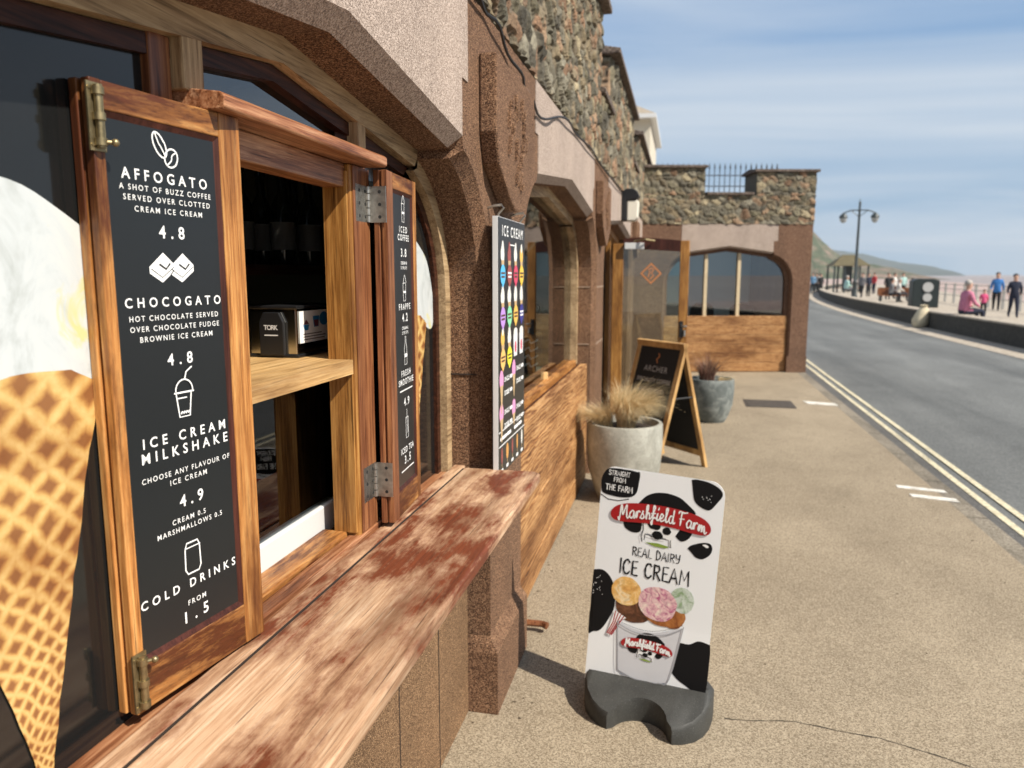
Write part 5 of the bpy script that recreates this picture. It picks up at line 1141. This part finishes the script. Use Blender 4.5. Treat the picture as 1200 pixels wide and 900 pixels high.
def grass(name, c_, z, n, rl, ln, cols, label, lean=(0, 0), w=0.0025, up=1.0, droop=1.0, seed=1):
    r_ = random.Random(seed); b = MB(); cl = []
    for k in range(n):
        q = r_.uniform(0, 2 * math.pi); rr = rl * math.sqrt(r_.random()) * .8; base = Vector((c_[0] + rr * math.cos(q) * .6, c_[1] + rr * math.sin(q) * .6, z)); L_ = r_.uniform(*ln); d = Vector((math.cos(q) * r_.uniform(.2, 1) + lean[0], math.sin(q) * r_.uniform(.2, 1) + lean[1], 0)); side = d.cross(Vector((0, 0, 1)))
        side = side.normalized() if side.length > 1e-4 else Vector((1, 0, 0)); side = (side + Vector((r_.uniform(-.5, .5), r_.uniform(-.5, .5), 0))).normalized(); col = r_.choice(cols); br = r_.uniform(.7, 1.25); N = 8; i0 = len(b.v)
        dr_ = r_.uniform(.45, 1.1) * droop; cv = r_.uniform(-.12, .12)
        for i in range(N + 1):
            t = i / N; p = base + d * (L_ * .58 * t ** 1.5 * droop) + Vector((0, 0, 1)) * (L_ * up * (t - .66 * dr_ * t ** 2.3)) + side * (cv * L_ * t * t); ww = w * (1 - .85 * t) 
            b.v += [tuple(p - side * ww), tuple(p + side * ww)]; cl += [(*[x * br for x in col], 1)] * 2
        for i in range(N): b.f.append((i0 + 2 * i, i0 + 2 * i + 1, i0 + 2 * i + 3, i0 + 2 * i + 2)); b.fm.append(0)
    o = b.build(name, M['blade']); a = o.data.color_attributes.new('Col', 'FLOAT_COLOR', 'POINT'); a.data.foreach_set('color', np.array(cl, dtype=np.float32).ravel()); tag(o, label, 'plant', 'plants in the planters'); return o
SC_ = [(.86, .70, .43), (.76, .60, .34), (.90, .78, .54), (.66, .50, .28), (.62, .52, .30)]
grass('feather_grass', (-0.36, 5.26), 0.50, 4200, .12, (.24, .45), SC_, 'straw coloured feather grass arching right over the pale concrete planter', (.38, -.16), .0018, 1.25, 1.0, 3)
grass('feather_grass', (-0.50, 5.24), 0.50, 1400, .10, (.18, .32), SC_, 'smaller straw grass clump leaning left over the pale planter towards the planks', (-.85, -.2), .0017, 1.05, 1.0, 4)
grass('spiky_plant', (0.30, 8.42), 0.42, 260, .16, (.28, .48), [(.20, .09, .07), (.30, .18, .12), (.36, .25, .16), (.14, .06, .05)], 'reddish brown spiky plant growing in the dark mottled planter', (0, 0), .005, .95, .75, 5)
grass('feather_grass', (0.46, 8.36), 0.42, 260, .08, (.14, .26), SC_, 'small tuft of straw grass at the right edge of the dark mottled planter', (.5, -.2), .002, .7, 1.0, 6)

# ------------------------------------------------------------------ small things on the wall and pavement
wl = empty('wall_lamp', (-0.60, 8.25, 2.17), 'dark wall lamp with white diffuser above the open door', 'wall lamp')
b = MB(); b.prism([(-.658, 2.17), (-.60, 2.17), (-.60, 2.38), (-.50, 2.38), (-.47, 2.42), (-.49, 2.47), (-.53, 2.495), (-.60, 2.50), (-.658, 2.47)], 8.14, 8.36, lambda a, c, h: (a, h, c)); b.build('housing', M['black'], wl, bevel=.008)
b = MB(); b.prism([(-.598, 2.165), (-.52, 2.165), (-.485, 2.20), (-.478, 2.376), (-.598, 2.376)], 8.15, 8.35, lambda a, c, h: (a, h, c)); b.build('diffuser', plain('cream_diffuser', (.74, .70, .60), .4), wl, bevel=.012)
b = MB(); pts = [(2.20, 2.47), (2.45, 2.44), (2.60, 2.435), (2.85, 2.385), (3.05, 2.36), (3.15, 2.33), (3.45, 2.30), (3.75, 2.36), (4.1, 2.425), (4.6, 2.43), (5.4, 2.45), (6.5, 2.44), (8.2, 2.45)]
pp = smooth_pts(pts, 4); b.tube([(-0.640 + .008 * math.sin(i), y, z) for i, (y, z) in enumerate(pp)], .006, 6); tag(b.build('cable', M['cable']), 'black cable sagging along the foot of the flint parapet', 'cable')
b = MB(); b.tube([(-0.70, 3.12, .035), (-.64, 3.13, .040), (-.57, 3.135, .038), (-.545, 3.125, .036)], [.014, .016, .015, .017], 8); b.build('pipe_stub', M['edge_z']); o = bpy.data.objects['pipe_stub']; tag(o, 'short rusty pipe stub poking out at the foot of the brown pier', 'pipe')
mc = empty('manhole_cover', (1.08, 9.72, 0), 'dark rectangular manhole cover set in the pavement', 'manhole cover')
M['iron'] = plain('worn_cover_iron', (.075, .062, .050), .7, .2, var=.3, vs=30)
b = MB(); b.box(.81, 1.40, 9.42, 9.98, -.02, .004); b.build('frame', M['iron'], mc); b = MB(); b.box(.84, 1.37, 9.45, 9.95, -.01, .008); b.build('lid', M['iron'], mc, bevel=.003)
cs = empty('countertop_sign', (-0.84, 4.85, 0.93), 'small black chalk sign on an orange stand inside the second window', 'sign')
TCs = frame((-0.98, 4.55, .93), (.55, .83, 0), (0, 0, 1), (.83, -.55, 0))
b = MB(); tbox(b, 0, .20, .05, .30, -.012, 0, TCs); q = b.build('board', M['blackmat'], cs, bevel=.002)
b = MB()
for k in range(4): b.stroke(smooth_pts([(.04, .25 - k * .05), (.08, .265 - k * .05), (.10, .24 - k * .05), (.16, .258 - k * .05)], 3), .010, .001, TCs)
b.build('scribble', M['white'], q); b = MB(); tbox(b, -.02, .22, 0, .05, -.05, .04, TCs); b.build('stand', M['aframe'], cs, bevel=.004)
b = MB(); b.box(-0.66, -0.50, 12.62, 12.70, 2.10, 2.38); 
rl = empty('iron_railing', (FO[0] + 1.2 * ca, FO[1] + 1.2 * sa_ + .8, 2.9), 'spiked iron railing on the roof behind the end building battlements', 'railing')
ir = plain('dark_iron', (.06, .065, .075), .5)
for z in (2.95, 3.10, 3.28): 
    b = MB(); tbox(b, 0.0, 2.45, z, z + .016, -.97, -.955, TF); b.build('rail', ir, rl)
for k in range(27):
    a = .03 + k * .09; b = MB(); b.tube([TF(a, 2.40, -.962), TF(a, 3.42, -.962)], .008, 6); b.tube([TF(a, 3.40, -.962), TF(a, 3.44, -.962), TF(a, 3.50, -.962)], [.016, .014, .001], 6); b.build('bar', ir, rl)
b = MB(); b.box(-.40, -.30, 12.2, 12.3, 2.1, 2.12)
sf = empty('seafront_house', (-3, 40, 0), 'cream house with tan hipped roof showing above the arcade parapet', 'house')
M['render'] = plain('cream_render', (.55, .50, .40), .8, var=.06, vs=2); M['tile'] = plain('tan_roof_tile', (.30, .25, .19), .85, var=.15, vs=8)
b = MB(); b.box(-6, -1.75, 38, 46, 0, 9.1); b.build('wall', M['render'], sf)
b = MB(); b.add([(-6.4, 37.5, 9.2), (-1.5, 37.5, 9.2), (-1.5, 46.5, 9.2), (-6.4, 46.5, 9.2), (-4, 40.5, 10.8), (-4, 43.5, 10.8)], [(0, 1, 4), (1, 2, 5, 4), (2, 3, 5), (3, 0, 4, 5), (0, 3, 2, 1)]); b.build('roof', M['tile'], sf)
b = MB(); b.box(-6.45, -1.46, 37.45, 46.55, 9.0, 9.195); b.build('fascia', M['pvc'], sf)
b = MB(); b.box(-4.6, -3.4, 37.96, 38.02, 6.2, 7.8); b.build('window', M['vinyl'], sf)

# ------------------------------------------------------------------ across the road
sw = empty('sea_wall', (7.9, 30, -.1), 'low dark stone wall along the far side of the road', 'wall')
M['swall'] = roughcast('dark_sea_wall', (.030, .028, .023), (.046, .042, .035), (.070, .064, .053), 30, .5)
yy = [-6 + i * 2 for i in range(68)]; b = MB()
vs = []
for y in yy: k = kx(y); vs += [(k, y, -.1), (k, y, .40), (k + .36, y, .40), (k + .36, y, -.1)]
b.add(vs, [(4 * i + j, 4 * i + (j + 1) % 4, 4 * i + 4 + (j + 1) % 4, 4 * i + 4 + j) for i in range(len(yy) - 1) for j in range(4)]); b.build('wall_face', M['swall'], sw)
b = MB(); vs = []
for y in yy: k = kx(y); vs += [(k - .03, y, .402), (k - .03, y, .45), (k + .40, y, .45), (k + .40, y, .402)]
b.add(vs, [(4 * i + j, 4 * i + (j + 1) % 4, 4 * i + 4 + (j + 1) % 4, 4 * i + 4 + j) for i in range(len(yy) - 1) for j in range(4)]); b.build('capping', M['prom'], sw)
lampp = empty('street_lamp', (11.0, 53.0, 0), 'tall dark promenade lamp post with two hanging lanterns', 'street lamp')
pm = plain('dark_green_paint', (.035, .045, .045), .45)
X0, Y0 = 11.0, 53.0
b = MB(); b.lathe([(0, 0), (.20, 0), (.20, .25), (.15, .35), (.13, 1.1), (.16, 1.15), (.10, 1.25), (.085, 3.5), (.065, 6.1), (.09, 6.15), (.02, 6.35), (0, 6.5)], (X0, Y0, 0), 14); b.build('post', pm, lampp, smooth=True)
b = MB(); b.tube([(X0 - .95, Y0, 5.55), (X0 - .5, Y0, 5.72), (X0, Y0, 5.72), (X0 + .5, Y0, 5.72), (X0 + .95, Y0, 5.55)], .04, 8); b.tube([(X0 - .5, Y0, 5.7), (X0, Y0, 5.3)], .025, 6); b.tube([(X0 + .5, Y0, 5.7), (X0, Y0, 5.3)], .025, 6); b.build('crossarm', pm, lampp)
lg = plain('lantern_glass', (.35, .37, .37), .25)
for s_ in (-1, 1):
    b = MB(); b.lathe([(0, .0), (.05, 0), (.24, -.18), (.27, -.32), (.0, -.33)], (X0 + s_ * .95, Y0, 5.56), 14); lo = b.build('lantern', pm, lampp, smooth=True); b = MB(); b.lathe([(0, -.33), (.23, -.335), (.20, -.50), (.10, -.62), (0, -.65)], (X0 + s_ * .95, Y0, 5.56), 14); b.build('lantern_glass', lg, lo, smooth=True)
fence = empty('promenade_railing', (14.5, 40, 0), 'pale post and rail railing along the sea edge of the promenade', 'railing')
fm = plain('pale_fence_paint', (.34, .33, .31), .6); FY = [18 + 2.1 * i for i in range(34)]
for i, y in enumerate(FY): b = MB(); x = kx(y) + 6.3; b.box(x - .05, x + .05, y - .05, y + .05, 0, 1.12); b.build('post', fm, fence)
for z in (.45, .80, 1.05): b = MB(); b.tube([(kx(y) + 6.3, y, z) for y in FY], .022, 5); b.build('rail', fm, fence)
sh_ = empty('promenade_shelter', (14.2, 74, 0), 'small promenade shelter with a mossy hipped roof on posts', 'shelter')
b = MB(); b.add([(13.1, 72.4, 2.4), (16.3, 72.4, 2.4), (16.3, 76, 2.4), (13.1, 76, 2.4), (14.2, 74.2, 3.4), (15.2, 74.2, 3.4)], [(0, 1, 5, 4), (1, 2, 5), (2, 3, 4, 5), (3, 0, 4), (0, 3, 2, 1)]); b.build('roof', plain('mossy_tile', (.11, .09, .045), .9, var=.2, vs=3), sh_)
for x in (13.3, 14.2, 15.2, 16.1):
    for y in (72.6, 75.8): b = MB(); b.box(x - .07, x + .07, y - .07, y + .07, 0, 2.4); b.build('post', pm, sh_)
b = MB(); b.box(14.3, 15.1, 74.1, 74.2, 0.1, 2.38); b.build('screen', pm, sh_); b = MB(); b.box(13.5, 15.9, 73.5, 73.9, .38, .45); b.build('bench_seat', M['edge_z'], sh_)
bn = empty('bin_housing', (11.6, 40.8, 0), 'dark green bin housing with two round white signs on the promenade', 'litter bin')
b = MB(); b.prism([(11.05, 0), (12.25, 0), (12.25, 1.32), (12.0, 1.42), (11.3, 1.42), (11.05, 1.32)], 40.4, 41.1, lambda a, c, h: (a, h, c)); b.build('cabinet', plain('bottle_green_panel', (.010, .018, .018), .5), bn, bevel=.03)
for z, rx in ((1.0, .24), (.50, .20)):
    b = MB(); b.tube([(11.72, 40.36, z), (11.72, 40.397, z)], rx, 20); b.build('round_sign', plain('dulled_white_sign', (.42, .42, .41), .6), bn)
sk = MB(); sk.lathe([(0, 0), (.17, .0), (.24, .10), (.25, .32), (.21, .58), (.14, .76), (.09, .84), (.12, .92), (.0, .94)], (7.52, 26.6, -.09), 16)
for i, v in enumerate(sk.v):
    q = mnoise.noise(Vector(v) * 4) * .09; hz_ = (v[2] + .09) / .94; sk.v[i] = (v[0] + q + .16 * hz_, v[1] + q, -.09 + (v[2] + .09) * .80 + (q * .5 if v[2] > 0 else 0))
tag(sk.build('sack', plain('cream_canvas', (.56, .48, .33), .9, var=.15, vs=6), smooth=True), 'cream canvas sack slumped against the low dark sea wall', 'sack')

# ------------------------------------------------------------------ people (small, far)
skinm = plain('skin', (.50, .30, .22), .6)
def person(loc, label, pose, coat, legs, hair, yaw=0.0, s=1.0, group='people on the promenade', bag=None):
    J = {'pel': (0, 0, .92, .15), 'waist': (0, 0, 1.08, .145), 'chest': (0, 0, 1.32, .17), 'neck': (0, 0, 1.48, .06), 'chin': (0, .02, 1.56, .075), 'head': (0, .01, 1.66, .105), 'crown': (0, 0, 1.74, .07),
         'shL': (-.17, 0, 1.40, .075), 'shR': (.17, 0, 1.40, .075), 'elL': (-.24, -.02, 1.12, .052), 'elR': (.24, -.02, 1.12, .052), 'haL': (-.24, .10, .90, .036), 'haR': (.24, .10, .90, .036),
         'hiL': (-.09, 0, .86, .11), 'hiR': (.09, 0, .86, .11), 'knL': (-.10, .03, .48, .075), 'knR': (.10, .03, .48, .075), 'anL': (-.10, -.02, .08, .048), 'anR': (.10, -.02, .08, .048), 'toL': (-.10, .13, .035, .036), 'toR': (.10, .13, .035, .036)}
    if pose == 'walk': J.update({'knL': (-.10, .16, .50, .075), 'anL': (-.10, .24, .09, .048), 'toL': (-.10, .38, .05, .036), 'knR': (.10, -.02, .48, .075), 'anR': (.10, -.26, .12, .048), 'toR': (.10, -.14, .04, .036), 'haL': (-.23, -.14, .92, .036), 'haR': (.23, .20, .95, .036)})
    if pose == 'sit':
        for k in ('pel', 'waist', 'chest', 'neck', 'chin', 'head', 'crown', 'shL', 'shR', 'elL', 'elR', 'hiL', 'hiR'): x, y, z, r_ = J[k]; J[k] = (x, y + (0.10 * (z - .9)), z - .80, r_ * (1.12 if k in ('waist', 'chest', 'pel') else 1))
        J.update({'knL': (-.13, .45, .12, .08), 'knR': (.13, .45, .12, .08), 'anL': (-.13, .50, -.32, .048), 'anR': (.13, .50, -.32, .048), 'toL': (-.13, .66, -.36, .036), 'toR': (.13, .66, -.36, .036), 'elL': (-.27, .10, .34, .055), 'elR': (.27, .10, .34, .055), 'haL': (-.14, .36, .22, .038), 'haR': (.14, .36, .22, .038)})
    E = [('pel', 'waist'), ('waist', 'chest'), ('chest', 'neck'), ('neck', 'chin'), ('chin', 'head'), ('head', 'crown'), ('chest', 'shL'), ('chest', 'shR'), ('shL', 'elL'), ('shR', 'elR'), ('elL', 'haL'), ('elR', 'haR'), ('pel', 'hiL'), ('pel', 'hiR'), ('hiL', 'knL'), ('hiR', 'knR'), ('knL', 'anL'), ('knR', 'anR'), ('anL', 'toL'), ('anR', 'toR')]
    ks = list(J); me = bpy.data.meshes.new('person'); me.from_pydata([J[k][:3] for k in ks], [(ks.index(a), ks.index(c_)) for a, c_ in E], [])
    o = bpy.data.objects.new('person', me); COL.objects.link(o); m = o.modifiers.new('s', 'SKIN'); sv = me.skin_vertices[0].data
    for i, k in enumerate(ks): sv[i].radius = (J[k][3],) * 2; sv[i].use_root = (k == 'pel')
    m2 = o.modifiers.new('u', 'SUBSURF'); m2.levels = 1; m2.render_levels = 1
    dg = bpy.context.evaluated_depsgraph_get(); dg.update(); nm = bpy.data.meshes.new_from_object(o.evaluated_get(dg)); bpy.data.objects.remove(o)
    nm.transform(Matrix.Scale(s, 4))
    for mm in (skinm, coat, legs): nm.materials.append(mm) if mm.name not in nm.materials else None
    o = bpy.data.objects.new('person', nm); COL.objects.link(o); o.location = loc; o.rotation_euler = (0, 0, yaw); WM[o.name] = Matrix.Translation(Vector(loc)) @ Matrix.Rotation(yaw, 4, 'Z'); tag(o, label, 'person', group)
    zc_, zh = (J['pel'][2] + .0) * s, J['neck'][2] * s; ia = {mm.name: i for i, mm in enumerate(nm.materials)}
    for p in nm.polygons:
        c_ = p.center; d_hand = min((Vector(J[h][:3]) * s - c_).length for h in ('haL', 'haR')); hip = pose == 'sit' and c_.z < .20 * s and c_.y > .16 * s
        p.material_index = ia[skinm.name] if (c_.z > zh or d_hand < .075 * s) else (ia[legs.name] if (c_.z < zc_ - .02 and abs(c_.x) < .22 * s) or hip else ia[coat.name]); p.use_smooth = True
    hx, hy, hz, hr = J['head']; b = MB(); b.ell((0, 0, 0), (.100 * s, .098 * s, .092 * s), 14, 9, .1)
    vs = [Vector(v) for v in b.v]; b.v = [tuple(WM[o.name] @ (Vector((hx * s, (hy - .030) * s, (hz + .040) * s)) + v)) for v in vs]; b.build('hair', hair, o, smooth=True)
    b = MB(); W = WM[o.name]
    for ex in (-.035, .035): b.ell(tuple(W @ (Vector((hx + ex, hy + .098, hz)) * s)), (.008 * s,) * 3, 6, 4)
    b.build('eyes', M['blackmat'], o)
    if bag: b = MB(); b.ell((0, 0, 0), (.17 * s, .11 * s, .24 * s), 12, 8, .05); b.v = [tuple(W @ (Vector((0, -.20 * s, 1.25 * s)) + Vector(v))) for v in b.v]; tag(b.build('backpack', bag, smooth=True), 'backpack worn by the walker in the blue jacket', 'backpack')
    return o
fab = lambda n_, c_: plain(n_, c_, .9, var=.12, vs=10)
navy = fab('navy_cloth', (.012, .016, .035)); blue_ = fab('blue_cloth', (.035, .16, .42)); pink = fab('pink_cloth', (.50, .17, .25)); pink2 = fab('bright_pink_cloth', (.62, .08, .20)); blk = fab('black_cloth', (.012, .012, .014)); white_ = fab('white_cloth', (.62, .60, .56)); aqua = fab('aqua_cloth', (.40, .60, .56)); grey = fab('grey_cloth', (.16, .16, .17)); redc = fab('red_cloth', (.45, .04, .05)); hb_ = plain('brown_hair', (.045, .025, .015), .7); hk = plain('dark_hair', (.010, .008, .007), .7); hg = plain('grey_hair', (.38, .35, .32), .7)
beach_yaw = R(-75)
person((8.10, 24.4, .45), 'seated person in a pink jacket on the low sea wall facing the sea', 'sit', pink, navy, hg, beach_yaw, 1.02)
person((12.10, 31.5, 0), 'person in a long navy coat walking along the promenade', 'walk', navy, navy, hk, R(170), .92)
person((11.62, 33.0, 0), 'child in a bright pink jacket walking beside the navy coat', 'walk', pink2, blk, hb_, R(170), .58)
person((13.70, 37.5, 0), 'person in a bright blue jacket and black trousers walking near the railing', 'walk', blue_, blk, hb_, R(160), .96)
person((12.45, 48.4, .42), 'seated person in white sitting on the promenade bench', 'sit', white_, grey, hg, R(-100), 1.0)
person((13.10, 48.2, .42), 'seated person in navy with a red collar on the promenade bench', 'sit', navy, grey, hb_, R(-100), 1.0)
person((11.85, 47.6, .42), 'seated person in grey at the end of the promenade bench', 'sit', grey, blk, hk, R(-100), 1.0)
person((12.55, 63.5, .42), 'seated person in pale aqua below the lamp post', 'sit', aqua, grey, hg, R(-80), 1.15)
person((15.6, 68, 0), 'person in red standing by the far railing', 'stand', redc, navy, hb_, R(120), 1.0)
person((10.55, 66.5, 0), 'person in a light blue top standing at the far end of the wall', 'stand', fab('light_blue_cloth', (.16, .30, .45)), blk, hk, R(150), .98)
person((11.35, 67.5, 0), 'person in black standing at the far end of the wall', 'stand', blk, blk, hk, R(200), .95)
for x_, y_, po_, ct_, lb_ in ((12.9, 52.5, 'stand', blk, 'person in black standing behind the promenade bench'), (13.9, 55.0, 'stand', white_, 'person in white standing behind the promenade bench'), (12.2, 56.5, 'walk', grey, 'person in a grey top walking near the lamp post'),
                            (13.4, 60.0, 'stand', navy, 'person in navy standing between the shelter and the bench'), (11.4, 70.0, 'stand', grey, 'person in grey standing at the far end of the wall'), (12.0, 72.0, 'walk', white_, 'person in white walking left of the shelter'),
                            (15.2, 58.0, 'stand', aqua, 'person in pale aqua at the railing beyond the bench')):
    person((x_, y_, 0), lb_, po_, ct_, blk, hb_, R(140 + 17 * (int(y_) % 7)), .97)
pbn = empty('promenade_bench', (12.45, 48.5, 0), 'long dark promenade bench with three people on it', 'bench')
b = MB(); b.box(11.4, 13.5, 48.1, 48.65, .36, .42); b.build('seat', M['edge_z'], pbn); b = MB(); b.box(11.4, 13.5, 48.70, 48.75, .42, .85); b.build('backrest', M['edge_z'], pbn)
for x in (11.5, 12.45, 13.4): b = MB(); b.box(x - .04, x + .04, 48.15, 48.6, 0, .36); b.build('leg', pm, pbn)

# ------------------------------------------------------------------ the air: faint sea haze
b = MB(); b.box(-700, 1600, -60, 3600, -2.4, 135); hz = b.build('haze', None)
hm = bpy.data.materials.new('sea_haze'); hm.use_nodes = True; ht = hm.node_tree; ht.nodes.clear()
ho = ht.nodes.new('ShaderNodeOutputMaterial'); hv = ht.nodes.new('ShaderNodeVolumePrincipled'); hv.inputs['Color'].default_value = (.86, .92, 1, 1); hv.inputs['Density'].default_value = 0.00019; hv.inputs['Anisotropy'].default_value = 0.2
ht.links.new(hv.outputs[0], ho.inputs['Volume']); hz.data.materials.clear(); hz.data.materials.append(hm); hz['kind'] = 'stuff'
SC.cycles.volume_bounces = 0
